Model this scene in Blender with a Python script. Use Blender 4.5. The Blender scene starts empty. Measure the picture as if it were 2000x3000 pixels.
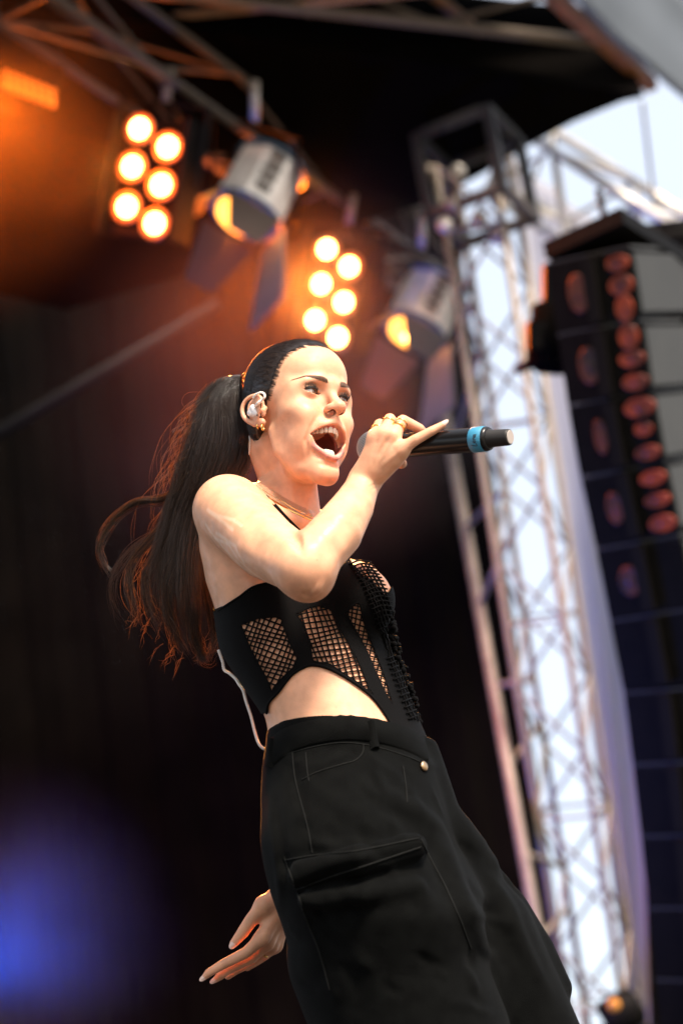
import bpy, math, random
import numpy as np
from mathutils import Vector, Matrix
from mathutils.bvhtree import BVHTree

random.seed(7)
RNG = np.random.default_rng(7)
SC = bpy.context.scene
COL = SC.collection

# ------------------------------------------------------------------ camera
FPX = 85.0 / 36.0 * 3000.0            # focal length in photograph pixels (2000 x 3000)
PITCH, ROLL = math.radians(22.0), math.radians(9.0)
CAM = np.array([0.0, 0.0, 0.03])
_f = np.array([0, math.cos(PITCH), math.sin(PITCH)])
_u = np.array([0, -math.sin(PITCH), math.cos(PITCH)])
_r = np.array([1.0, 0, 0])
RIGHT = math.cos(ROLL) * _r - math.sin(ROLL) * _u
UP = math.sin(ROLL) * _r + math.cos(ROLL) * _u
MCAM = np.stack([RIGHT, UP, -_f], axis=1)
cam = bpy.data.cameras.new('camera')
cam_ob = bpy.data.objects.new('camera', cam)
COL.objects.link(cam_ob)
_m = Matrix([list(MCAM[i]) + [CAM[i]] for i in range(3)] + [[0, 0, 0, 1]])
cam_ob.matrix_world = _m
cam.sensor_fit = 'VERTICAL'
cam.sensor_height = 36.0
cam.sensor_width = 24.0
cam.lens = 85.0
cam.clip_start, cam.clip_end = 0.05, 4000
cam.dof.use_dof = True
cam.dof.focus_distance = 3.78
cam.dof.aperture_fstop = 3.0
SC.camera = cam_ob

# ------------------------------------------------------------------ sky, sun, exposure
SUN_ELEV, SUN_AZ = math.radians(48.0), math.radians(148.0)     # azimuth measured from +Y clockwise; 180 = behind the camera
world = bpy.data.worlds.new('World')
SC.world = world
world.use_nodes = True
wn = world.node_tree.nodes
wl = world.node_tree.links
for n in list(wn):
    wn.remove(n)
w_out = wn.new('ShaderNodeOutputWorld')
w_bg = wn.new('ShaderNodeBackground')
w_sky = wn.new('ShaderNodeTexSky')
w_sky.sky_type = 'NISHITA'
w_sky.sun_disc = False
w_sky.sun_elevation = SUN_ELEV
w_sky.sun_rotation = SUN_AZ
w_sky.air_density, w_sky.dust_density, w_sky.ozone_density = 1.0, 4.0, 1.0
w_bg.inputs['Strength'].default_value = 0.15
# thin even veil of high cloud over the whole sky
w_veil = wn.new('ShaderNodeMix'); w_veil.data_type = 'RGBA'
w_veil.inputs[0].default_value = .62
w_veil.inputs[7].default_value = (2.9, 2.98, 3.1, 1)
wl.new(w_sky.outputs[0], w_veil.inputs[6])
wl.new(w_veil.outputs[2], w_bg.inputs['Color'])
wl.new(w_bg.outputs[0], w_out.inputs['Surface'])
sun = bpy.data.lights.new('sun', 'SUN')
sun.energy = 3.0
sun.angle = math.radians(12)
sun.color = (1.0, 0.88, 0.74)
sun_ob = bpy.data.objects.new('sun', sun)
COL.objects.link(sun_ob)
_sd = Vector((math.sin(SUN_AZ) * math.cos(SUN_ELEV), math.cos(SUN_AZ) * math.cos(SUN_ELEV), math.sin(SUN_ELEV)))
sun_ob.rotation_euler = _sd.to_track_quat('Z', 'Y').to_euler()
SC.view_settings.view_transform = 'Standard'
SC.view_settings.look = 'None'
SC.view_settings.exposure = 1.42
SC.view_settings.gamma = 1.0
SC.view_settings.use_curve_mapping = False
SC.render.engine = 'CYCLES'
SC.cycles.use_denoising = True
SC.cycles.max_bounces = 7
SC.cycles.transparent_max_bounces = 12
SC.cycles.sample_clamp_indirect = 6.0

# ------------------------------------------------------------------ coordinates
def c2w(p):
    """camera-space metres (x right, y up, z back towards the lens) to world"""
    return CAM + np.asarray(p, float) @ MCAM.T

D0 = 3.8
def pc(u, v, dz=0.0):
    """photograph pixel + offset towards the camera from the singer's plane -> camera space"""
    d = D0 - dz
    return np.array([(u - 1000.0) / FPX * d, (1500.0 - v) / FPX * d, -d])

def wp(u, v, d):
    """photograph pixel at depth d -> world"""
    return c2w([(u - 1000.0) / FPX * d, (1500.0 - v) / FPX * d, -d])

# head frame: x towards her left, y out of the face, z up, metres at real scale
HR = np.array([[0.79227771, 0.61015817, -0.00174664], [-0.18728111, 0.24590304, 0.9510297], [-0.58070804, 0.75315251, -0.30909459]])
HS = 0.948
HT = np.array([-0.015634, 0.190994, -D0])
def hl(x, y, z):
    """head millimetres -> person grid (head axes, metres)"""
    return np.array([x, y, z], float) * HS / 1000.0
def ph(u, v, dz=0.0):
    """photograph pixel -> person grid"""
    return HR.T @ (pc(u, v, dz) - HT)
def h2c(p):
    return np.asarray(p) @ HR.T + HT
def h2w(p):
    return c2w(h2c(p))
def c2h(p):
    return (np.asarray(p) - HT) @ HR
def h2px(p):
    c = h2c(p)
    return 1000 + FPX * c[..., 0] / -c[..., 2], 1500 - FPX * c[..., 1] / -c[..., 2]
def hpx(u, v, x):
    """pixel ray meets the head-frame plane x (mm): gives head mm"""
    o = -HT @ HR
    d = pc(u, v) @ HR
    k = (x * HS / 1000 - o[0]) / d[0]
    return (o + k * d) / HS * 1000

# ------------------------------------------------------------------ signed distance sculpting
def smin(a, b, k):
    if k <= 0:
        return np.minimum(a, b)
    h = np.maximum(k - np.abs(a - b), 0.0) / k
    return np.minimum(a, b) - h * h * k * 0.25
def smax(a, b, k):
    return -smin(-a, -b, k)

class Field:
    FAR = 0.06
    def __init__(self, xs, ys, zs):
        self.ax = [np.asarray(a, np.float32) for a in (xs, ys, zs)]
        self.d = np.full([len(a) for a in self.ax], self.FAR, np.float32)
    def box(self, lo, hi):
        sl, co = [], []
        for i in range(3):
            a = self.ax[i]
            i0 = int(np.searchsorted(a, lo[i])); i1 = int(np.searchsorted(a, hi[i]))
            if i1 <= i0:
                return None, None
            sl.append(slice(i0, i1))
            sh = [1, 1, 1]; sh[i] = -1
            co.append(a[i0:i1].reshape(sh))
        return tuple(sl), co
    def apply(self, fn, lo, hi, k=0.0, op='add', pad=0.012):
        m = pad + k
        sl, co = self.box(np.asarray(lo) - m, np.asarray(hi) + m)
        if sl is None:
            return
        e = fn(*co)
        cur = self.d[sl]
        if op == 'add':
            self.d[sl] = smin(cur, e, k)
        elif op == 'sub':
            self.d[sl] = smax(cur, -e, k)
        elif op == 'disp':
            self.d[sl] = cur + e
        else:
            self.d[sl] = smax(cur, e, k)
    # primitives -------------------------------------------------
    def cone(self, a, b, ra, rb, k=0.01, op='add'):
        self.tube([a, b], [ra, rb], k, op)
    def tube(self, pts, rad, k=0.005, op='add', flat=None):
        pts = [np.asarray(p, float) for p in pts]
        if np.isscalar(rad):
            rad = [rad] * len(pts)
        lo = np.min([p - r for p, r in zip(pts, rad)], axis=0)
        hi = np.max([p + r for p, r in zip(pts, rad)], axis=0)
        def fn(X, Y, Z):
            best = None
            for i in range(len(pts) - 1):
                a, b = pts[i], pts[i + 1]
                ba = b - a
                L = float(ba @ ba) + 1e-12
                t = ((X - a[0]) * ba[0] + (Y - a[1]) * ba[1] + (Z - a[2]) * ba[2]) / L
                t = np.clip(t, 0, 1)
                q = np.sqrt((X - a[0] - t * ba[0]) ** 2 + (Y - a[1] - t * ba[1]) ** 2 + (Z - a[2] - t * ba[2]) ** 2) - (rad[i] + t * (rad[i + 1] - rad[i]))
                best = q if best is None else np.minimum(best, q)
            return best
        self.apply(fn, lo, hi, k, op)
    def ell(self, c, r, k=0.01, op='add', rot=None):
        c = np.asarray(c, float); r = np.asarray(r, float)
        m = r.max() if rot is not None else r
        def fn(X, Y, Z):
            x, y, z = X - c[0], Y - c[1], Z - c[2]
            if rot is not None:
                x, y, z = [rot[0, i] * x + rot[1, i] * y + rot[2, i] * z for i in range(3)]
            k0 = np.sqrt((x / r[0]) ** 2 + (y / r[1]) ** 2 + (z / r[2]) ** 2)
            k1 = np.sqrt((x / r[0] ** 2) ** 2 + (y / r[1] ** 2) ** 2 + (z / r[2] ** 2) ** 2) + 1e-9
            return np.where(k0 < 1e-4, -r.min(), k0 * (k0 - 1) / k1)
        self.apply(fn, c - m, c + m, k, op)
    def crease(self, pts, amp, sig):
        """amp > 0 cuts a valley along the polyline, amp < 0 raises a ridge"""
        pts = [np.asarray(p, float) for p in pts]
        R = sig * 2.6
        lo = np.min(pts, axis=0) - R; hi = np.max(pts, axis=0) + R
        def fn(X, Y, Z):
            best = None
            n = len(pts) - 1
            for i in range(n):
                a, b = pts[i], pts[i + 1]
                ba = b - a
                L = float(ba @ ba) + 1e-12
                t = np.clip(((X - a[0]) * ba[0] + (Y - a[1]) * ba[1] + (Z - a[2]) * ba[2]) / L, 0, 1)
                q = (X - a[0] - t * ba[0]) ** 2 + (Y - a[1] - t * ba[1]) ** 2 + (Z - a[2] - t * ba[2]) ** 2
                g = (i + t) / n
                w = np.clip(4 * g, 0, 1) * np.clip(4 * (1 - g), 0, 1)
                e = np.exp(-q / (sig * sig)) * (0.25 + 0.75 * w)
                best = e if best is None else np.maximum(best, e)
            return best * amp
        self.apply(fn, lo, hi, 0, 'disp', pad=0)
    def sample(self, P):
        idx, fr = [], []
        for i in range(3):
            a = self.ax[i]
            j = np.clip(np.searchsorted(a, P[:, i]) - 1, 0, len(a) - 2)
            idx.append(j); fr.append((P[:, i] - a[j]) / (a[j + 1] - a[j]))
        out = 0
        for cx in (0, 1):
            for cy in (0, 1):
                for cz in (0, 1):
                    w = (fr[0] if cx else 1 - fr[0]) * (fr[1] if cy else 1 - fr[1]) * (fr[2] if cz else 1 - fr[2])
                    out = out + w * self.d[idx[0] + cx, idx[1] + cy, idx[2] + cz]
        return out
    def grad(self, P, h=0.002):
        g = np.stack([self.sample(P + np.eye(3)[i] * h) - self.sample(P - np.eye(3)[i] * h) for i in range(3)], 1)
        return g / (np.linalg.norm(g, axis=1, keepdims=True) + 1e-9)
    def project(self, P, off=0.0, it=4):
        P = np.array(P, float)
        for _ in range(it):
            P = P - self.grad(P) * (self.sample(P) - off)[:, None]
        return P
    # surface nets ----------------------------------------------
    def mesh(self, level=0.0):
        d = self.d - level
        nx, ny, nz = d.shape
        ins = d < 0
        c = [ins[i:nx - 1 + i, j:ny - 1 + j, k:nz - 1 + k] for i in (0, 1) for j in (0, 1) for k in (0, 1)]
        allin = c[0].copy(); anyin = c[0].copy()
        for q in c[1:]:
            allin &= q; anyin |= q
        cells = np.flatnonzero(anyin & ~allin)
        sh = (nx - 1, ny - 1, nz - 1)
        I, J, K = np.unravel_index(cells, sh)
        acc = np.zeros((len(cells), 3)); cnt = np.zeros(len(cells))
        corners = [(i, j, k) for i in (0, 1) for j in (0, 1) for k in (0, 1)]
        val = {q: d[I + q[0], J + q[1], K + q[2]] for q in corners}
        pos = {q: np.stack([self.ax[0][I + q[0]], self.ax[1][J + q[1]], self.ax[2][K + q[2]]], 1) for q in corners}
        for a in corners:
            for axis in range(3):
                if a[axis] == 0:
                    b = tuple(1 if m == axis else a[m] for m in range(3))
                    va, vb = val[a], val[b]
                    m = (va < 0) != (vb < 0)
                    t = np.where(m, va / np.where(m, va - vb, 1), 0)
                    acc += np.where(m[:, None], pos[a] + t[:, None] * (pos[b] - pos[a]), 0)
                    cnt += m
        verts = acc / cnt[:, None]
        vid = np.full(sh, -1, np.int32)
        vid[I, J, K] = np.arange(len(cells))
        quads = []
        for axis in range(3):
            s0 = [slice(None)] * 3; s1 = [slice(None)] * 3
            s0[axis] = slice(0, -1); s1[axis] = slice(1, None)
            A, Bv = ins[tuple(s0)], ins[tuple(s1)]
            X = np.argwhere(A != Bv)
            o = [m for m in range(3) if m != axis]
            X = X[(X[:, o[0]] > 0) & (X[:, o[1]] > 0) & (X[:, o[0]] < d.shape[o[0]] - 1) & (X[:, o[1]] < d.shape[o[1]] - 1)]
            flip = A[X[:, 0], X[:, 1], X[:, 2]]
            e0 = np.zeros(3, int); e1 = np.zeros(3, int); e0[o[0]] = 1; e1[o[1]] = 1
            q = np.stack([vid[tuple((X - e).T)] for e in (e0 + e1, e1, 0 * e0, e0)], 1)
            if axis == 1:
                flip = ~flip
            q[flip] = q[flip][:, ::-1]
            quads.append(q)
        return verts, np.concatenate(quads)

def rotv(ax, ang):
    return np.array(Matrix.Rotation(ang, 3, ax))

# ------------------------------------------------------------------ scene bookkeeping
def mesh_obj(name, verts, faces, mat=None, parent=None, smooth=True, attrs=None, origin=None):
    """faces: int array (n,3|4) or list of lists; verts in world"""
    verts = np.asarray(verts, np.float64)
    me = bpy.data.meshes.new(name)
    org = np.zeros(3) if origin is None else np.asarray(origin, float)
    if parent is not None and origin is None:
        q = parent
        while q is not None:
            org = org + np.array(q.location)
            q = q.parent
    loc = verts - org
    if isinstance(faces, np.ndarray):
        nf, k = faces.shape
        me.vertices.add(len(loc)); me.vertices.foreach_set('co', loc.astype(np.float32).ravel())
        me.loops.add(nf * k); me.loops.foreach_set('vertex_index', faces.astype(np.int32).ravel())
        me.polygons.add(nf)
        me.polygons.foreach_set('loop_start', np.arange(0, nf * k, k, dtype=np.int32))
        me.update(calc_edges=True)
    else:
        me.from_pydata([tuple(v) for v in loc], [], faces)
        me.update()
    me.validate()
    me.polygons.foreach_set('use_smooth', np.full(len(me.polygons), smooth))
    if attrs:
        for an, arr in attrs.items():
            if arr.ndim == 2:
                at = me.attributes.new(an, 'FLOAT_COLOR', 'POINT')
                at.data.foreach_set('color', np.concatenate([arr, np.ones((len(arr), 1))], 1).astype(np.float32).ravel())
            else:
                at = me.attributes.new(an, 'FLOAT', 'POINT')
                at.data.foreach_set('value', arr.astype(np.float32))
    ob = bpy.data.objects.new(name, me)
    COL.objects.link(ob)
    if mat:
        me.materials.append(mat)
    if parent is not None:
        ob.parent = parent
        ob.location = (0, 0, 0)
    else:
        ob.location = org
    return ob

def empty(name, loc, label, cat, group=None):
    o = bpy.data.objects.new(name, None)
    COL.objects.link(o)
    o.location = tuple(loc)
    o.empty_display_size = 0.05
    o['label'] = label; o['category'] = cat
    if group:
        o['group'] = group
    bpy.context.view_layer.update()
    return o
def tag(o, label, cat, group=None):
    o['label'] = label; o['category'] = cat
    if group:
        o['group'] = group
    return o

class MB:
    """collects boxes, tubes, sweeps as one mesh"""
    def __init__(self):
        self.v = []; self.f = []
    def add(self, vs, fs):
        n = len(self.v)
        self.v += [tuple(map(float, p)) for p in vs]
        self.f += [[i + n for i in q] for q in fs]
    def box(self, c, ex, ey, ez):
        c = np.asarray(c, float); ex, ey, ez = [np.asarray(e, float) for e in (ex, ey, ez)]
        vs = [c + sx * ex + sy * ey + sz * ez for sx in (-1, 1) for sy in (-1, 1) for sz in (-1, 1)]
        self.add(vs, [[0, 1, 3, 2], [4, 6, 7, 5], [0, 4, 5, 1], [2, 3, 7, 6], [0, 2, 6, 4], [1, 5, 7, 3]])
    def tube(self, pts, r, n=6, cap=True, close=False):
        pts = np.asarray(pts, float)
        m = len(pts)
        rr = np.full(m, r) if np.isscalar(r) else np.asarray(r, float)
        tan = np.gradient(pts, axis=0)
        tan /= np.linalg.norm(tan, axis=1, keepdims=True) + 1e-12
        nrm = np.cross(tan[0], [0.31, 0.17, 0.93]); nrm /= np.linalg.norm(nrm) + 1e-12
        base = len(self.v)
        a = np.arange(n) / n * 2 * math.pi
        for i in range(m):
            nrm = nrm - tan[i] * (nrm @ tan[i]); nrm /= np.linalg.norm(nrm) + 1e-12
            bi = np.cross(tan[i], nrm)
            ring = pts[i] + rr[i] * (np.cos(a)[:, None] * nrm + np.sin(a)[:, None] * bi)
            self.v += [tuple(p) for p in ring]
        for i in range(m - 1 if not close else m):
            i2 = (i + 1) % m
            for j in range(n):
                j2 = (j + 1) % n
                self.f.append([base + i * n + j, base + i * n + j2, base + i2 * n + j2, base + i2 * n + j])
        if cap and not close:
            self.f.append([base + j for j in range(n)][::-1])
            self.f.append([base + (m - 1) * n + j for j in range(n)])
    def lathe(self, o, ax, prof, n=24, e1=None):
        """prof: (along, radius) pairs"""
        o = np.asarray(o, float); ax = np.asarray(ax, float); ax = ax / np.linalg.norm(ax)
        if e1 is None:
            e1 = np.cross(ax, [0.3, 0.2, 0.93])
        e1 = np.asarray(e1, float); e1 = e1 - ax * (e1 @ ax); e1 /= np.linalg.norm(e1)
        e2 = np.cross(ax, e1)
        base = len(self.v); a = np.arange(n) / n * 2 * math.pi
        for h, r in prof:
            for t in a:
                self.v.append(tuple(o + ax * h + r * (math.cos(t) * e1 + math.sin(t) * e2)))
        for i in range(len(prof) - 1):
            for j in range(n):
                j2 = (j + 1) % n
                self.f.append([base + i * n + j, base + i * n + j2, base + (i + 1) * n + j2, base + (i + 1) * n + j])
        self.f.append([base + j for j in range(n)][::-1])
        self.f.append([base + (len(prof) - 1) * n + j for j in range(n)])
    def build(self, name, mat=None, parent=None, smooth=False, origin=None):
        return mesh_obj(name, self.v, self.f, mat, parent, smooth, origin=origin)

def spline(pts, n):
    """Catmull-Rom through pts, n samples"""
    P = np.asarray(pts, float)
    P = np.vstack([2 * P[0] - P[1], P, 2 * P[-1] - P[-2]])
    m = len(P) - 3
    out = []
    for t in np.linspace(0, m - 1e-6, n):
        i = int(t); f = t - i
        p0, p1, p2, p3 = P[i], P[i + 1], P[i + 2], P[i + 3]
        out.append(0.5 * (2 * p1 + (p2 - p0) * f + (2 * p0 - 5 * p1 + 4 * p2 - p3) * f * f + (3 * p1 - p0 - 3 * p2 + p3) * f ** 3))
    return np.array(out)

# ------------------------------------------------------------------ materials
def mat(name, color=(.5, .5, .5), rough=.5, metal=0.0, spec=.5, noise=0.0, nscale=40.0, bump=0.0, bscale=200.0, emit=None, estr=0.0, coat=0.0, trans=0.0, sheen=0.0, ncolor=None):
    m = bpy.data.materials.new(name)
    m.use_nodes = True
    nt = m.node_tree
    b = nt.nodes['Principled BSDF']
    b.inputs['Base Color'].default_value = (*color, 1)
    b.inputs['Roughness'].default_value = rough
    b.inputs['Metallic'].default_value = metal
    b.inputs['Specular IOR Level'].default_value = spec
    if coat: b.inputs['Coat Weight'].default_value = coat
    if trans: b.inputs['Transmission Weight'].default_value = trans
    if sheen:
        b.inputs['Sheen Weight'].default_value = sheen
        b.inputs['Sheen Roughness'].default_value = .4
    if emit:
        b.inputs['Emission Color'].default_value = (*emit, 1)
        b.inputs['Emission Strength'].default_value = estr
    tc = nt.nodes.new('ShaderNodeTexCoord')
    if noise:
        nz = nt.nodes.new('ShaderNodeTexNoise'); nz.inputs['Scale'].default_value = nscale; nz.inputs['Detail'].default_value = 6
        nt.links.new(tc.outputs['Object'], nz.inputs['Vector'])
        mx = nt.nodes.new('ShaderNodeMix'); mx.data_type = 'RGBA'
        c2 = ncolor or tuple(max(0, c * (1 - noise)) for c in color)
        mx.inputs[6].default_value = (*color, 1); mx.inputs[7].default_value = (*c2, 1)
        rp = nt.nodes.new('ShaderNodeMapRange'); rp.inputs[1].default_value = .35; rp.inputs[2].default_value = .65
        nt.links.new(nz.outputs[0], rp.inputs[0]); nt.links.new(rp.outputs[0], mx.inputs[0])
        nt.links.new(mx.outputs[2], b.inputs['Base Color'])
    if bump:
        nb = nt.nodes.new('ShaderNodeTexNoise'); nb.inputs['Scale'].default_value = bscale; nb.inputs['Detail'].default_value = 4
        nt.links.new(tc.outputs['Object'], nb.inputs['Vector'])
        bp = nt.nodes.new('ShaderNodeBump'); bp.inputs['Strength'].default_value = bump; bp.inputs['Distance'].default_value = .002
        nt.links.new(nb.outputs[0], bp.inputs['Height']); nt.links.new(bp.outputs[0], b.inputs['Normal'])
    return m

# ================================================================== the singer: body sculpted as one continuous surface
def lens2d(U, V, u0, v0, u1, v1, up, dn):
    """almond through the chord (u0,v0)-(u1,v1); up / dn = sagittas of the upper and lower arcs"""
    cx, cy = (u0 + u1) / 2, (v0 + v1) / 2
    L = math.hypot(u1 - u0, v1 - v0); ex, ey = (u1 - u0) / L, (v1 - v0) / L
    a = (U - cx) * ex + (V - cy) * ey
    b = -(U - cx) * ey + (V - cy) * ex
    h = L / 2
    def arc(s):
        if abs(s) < 1e-3: s = 1e-3
        R = (h * h + s * s) / (2 * abs(s))
        return R, R - abs(s)
    R1, o1 = arc(up); R2, o2 = arc(dn)
    d1 = np.sqrt(a * a + (b + o1) ** 2) - R1
    d2 = np.sqrt(a * a + (b - o2) ** 2) - R2
    return np.maximum(d1, d2)

def surf(F, pts, near=.45, far=-.25):
    """pixels -> points of the sculpted surface first met from the lens"""
    out = []
    dz = np.arange(near, far, -.0015)
    for p in pts:
        R = np.array([ph(p[0], p[1], z) for z in (near, far)])
        L = R[0] + (R[1] - R[0]) * np.linspace(0, 1, len(dz))[:, None]
        q = F.sample(L)
        k = np.flatnonzero(q < 0)
        if len(k): out.append(L[k[0]])
    return out

EYE_C = (31.5, -20.5, -4.5)
EYE = dict(u0=15.5, v0=-7.5, u1=46.0, v1=-3.5, up=4.2, dn=4.0)
MOUTH_UP = [(-36.5, -20, -81.5), (-28, -8, -72.5), (-17, 2.5, -65), (-6, 7.2, -61), (0, 7.4, -61.2), (6, 7.2, -61), (17, 2.5, -65), (28, -8, -72.5), (36.5, -20, -81.5)]
MOUTH_LO = [(-36.5, -20, -83), (-30, -14, -96), (-20, -5, -108), (-9, .5, -116.5), (0, 2, -118.5), (9, .5, -116.5), (20, -5, -108), (30, -14, -96), (36.5, -20, -83)]

def sculpt_head(F):
    mm = HS / 1000.0
    E = lambda c, r, k, op='add', rot=None: F.ell(hl(*c), np.array(r) * mm, k * mm, op, rot)
    T = lambda pts, r, k, op='add': F.tube([hl(*p) for p in pts], (np.array(r) * mm) if not np.isscalar(r) else r * mm, k * mm, op)
    def both(fn, pts, *a, **kw):
        for s in (-1, 1):
            fn([(s * p[0], p[1], p[2]) for p in pts], *a, **kw)
    def eb(c, r, k, op='add'):
        for s in (-1, 1):
            E((s * c[0], c[1], c[2]), r, k, op)
    E((0, -96, 24), (72.5, 92, 86), 5)
    E((0, -49, 40), (53, 51, 48), 20)                     # forehead
    E((0, -60, -48), (59, 57, 66), 26)                    # mid face
    E((0, -56, -100), (43, 49, 45), 22)                   # lower face
    both(T, [(53, -86, -60), (46.5, -80, -92), (27, -46, -130), (9, -22, -143)], [9, 10.5, 11, 11.5], 20)
    T([(-8, -17, -144), (0, -14, -145), (8, -17, -143)], 13, 14)   # chin
    E((0, -21, -126), (24, 17, 18), 16)
    eb((47, -42, -34), (20, 24, 17), 22)                  # cheek bones
    eb((36, -19.5, -46), (20, 17.5, 18), 15)                  # smiling cheeks
    eb((33, -36, -79), (18, 27, 30), 22)
    eb((53, -46, -4), (13, 24, 20), 18)                   # outer orbit and temple
    both(T, [(4, -1, 10), (22, -3, 12.5), (42, -14, 11), (53, -32, 4)], [6, 6, 5.5, 5], 16)   # brow ridge
    eb((31, 6, -6), (15, 15, 11), 13, 'sub')              # eye sockets
    # nose
    T([(0, -6, 3), (0, 4, -13), (0, 15, -28)], [7.8, 7.6, 8.4], 13)
    E((0, 22.5, -34), (8.6, 9.2, 8.4), 8)
    both(T, [(4.5, 23, -34.5), (5.5, 21, -36.5)], 6, 5)
    eb((11.8, 9, -36.5), (5.8, 10.5, 7.2), 7)
    T([(0, 21, -39.5), (0, 12, -47)], [5.2, 5], 6)
    both(T, [(9.4, 7, -46), (8.2, 14.5, -45.5), (7.4, 15, -38)], [4.2, 5.2, 3.4], 1.6, 'sub')
    # muzzle round the mouth
    E((0, -10, -68), (31, 18, 18), 14)
    both(T, [(0, 8, -58), (20, -1, -64)], [4, 5], 10)
    # cheek fold (nasolabial)
    for s in (-1, 1):
        F.crease([hl(s * x, y, z) for x, y, z in [(18, 6, -38), (29, 3, -52), (38, -5, -72), (41, -15, -92), (37, -21, -118)]], 5.4 * mm, 3.4 * mm)
        F.crease([hl(s * x, y, z) for x, y, z in [(36, -12, -76), (38.5, -17, -86), (36, -19, -98), (30, -17, -108)]], 1.0 * mm, 2.4 * mm)
        F.crease([hl(s * x, y, z) for x, y, z in [(18, -6, -14), (30, -5, -18), (40, -11, -17)]], 1.1 * mm, 2.6 * mm)
        F.crease([hl(s * x, y, z) for x, y, z in [(20, 9, -36), (21, 4, -43), (16, 3, -48)]], 1.4 * mm, 2.2 * mm)
    F.crease([hl(0, 12, -54), hl(0, 13, -62)], .8 * mm, 2.4 * mm)
    F.crease([hl(-22, -8, -131), hl(0, 0, -132), hl(22, -8, -131)], 2.2 * mm, 5 * mm)
    # lips
    T(MOUTH_UP, [2.4, 2.8, 3.2, 3.5, 3.2, 3.5, 3.2, 2.8, 2.4], 4)
    T(MOUTH_LO, [2.4, 3.2, 4.4, 5.2, 5.4, 5.2, 4.4, 3.2, 2.4], 5)
    # mouth opening and cavity
    lo, hi = hl(-36, -75, -120), hl(36, 30, -64)
    def mouth(X, Y, Z):
        x, y, z = X / mm, Y / mm, Z / mm
        bow = (x / 36.0) ** 2
        zt = -64.4 - 16.6 * bow ** .95
        zb = -113.4 + 32.0 * np.clip(bow, 0, 1.3) ** .9
        a = np.maximum(np.maximum(z - zt, zb - z) * .88, np.abs(x) - 35.5)
        depth = a
        k0 = np.sqrt((x / 27) ** 2 + ((y + 30) / 34) ** 2 + ((z + 91) / 27) ** 2)
        cav = (k0 - 1) * 23
        return smin(np.maximum(depth, -24 - y), cav + 0 * a, 3.0) * mm
    F.apply(mouth, lo, hi, 2.6 * mm, 'sub', pad=.004)
    # eyes: lids over the ball, opened by an almond
    for s in (-1, 1):
        c = hl(s * EYE_C[0], EYE_C[1], EYE_C[2])
        F.ell(c, np.array([14.6, 14.6, 13.8]) * mm, 5 * mm)
        # upper-lid fold
        F.crease([hl(s * x, y, z) for x, y, z in [(18, -8, 1), (26, -5, 5.2), (36, -7, 6), (45, -15, 3)]], 1.5 * mm, 1.5 * mm)
        def slit(X, Y, Z, s=s):
            x, y, z = X * s / mm, Y / mm, Z / mm
            q = lens2d(x + 0 * y, z + 0 * y, **EYE)
            r = np.sqrt((x - EYE_C[0]) ** 2 + (y - EYE_C[1]) ** 2 + (z - EYE_C[2]) ** 2)
            return np.maximum(np.maximum(q, 11.2 - r), -24 - y) * mm
        F.apply(slit, c - .018, c + .018, .7 * mm, 'sub', pad=.004)
    # ears
    for s in (-1, 1):
        P = lambda pts: [hl(s * p[0], p[1], p[2]) for p in pts]
        W = lambda pts, n=26: list(spline(P(pts), n))
        Rz = rotv('Z', s * math.radians(-17))
        F.ell(hl(s * 78, -108, -20), np.array((4.0, 26, 29)) * mm, 4 * mm, rot=Rz)
        F.tube(W([(74, -92, -24), (75, -90, -12), (77, -96, 0), (81, -109, 5), (86, -123, 0), (88, -131, -13), (86, -128, -29), (81, -116, -41), (76, -103, -47), (73, -92, -46)]),
               list(np.interp(np.linspace(0, 1, 26), [0, .25, .6, .8, 1], np.array([3.0, 3.2, 3.6, 4.2, 4.8]) * mm)), 2.2 * mm)
        F.tube(W([(80, -104, -1), (83, -116, -9), (83, -118, -22), (79.5, -109, -34)], 14), 2.6 * mm, 3 * mm)
        F.ell(hl(s * 75, -96, -45), np.array((5, 9.5, 7)) * mm, 4 * mm)
        F.ell(hl(s * 79.5, -101, -22), np.array((5, 8, 11)) * mm, 3 * mm, 'sub')
        F.tube(P([(72, -87, -22), (75, -88, -27), (74, -89, -33)]), np.array([4, 4.8, 4]) * mm, 4 * mm)

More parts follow.
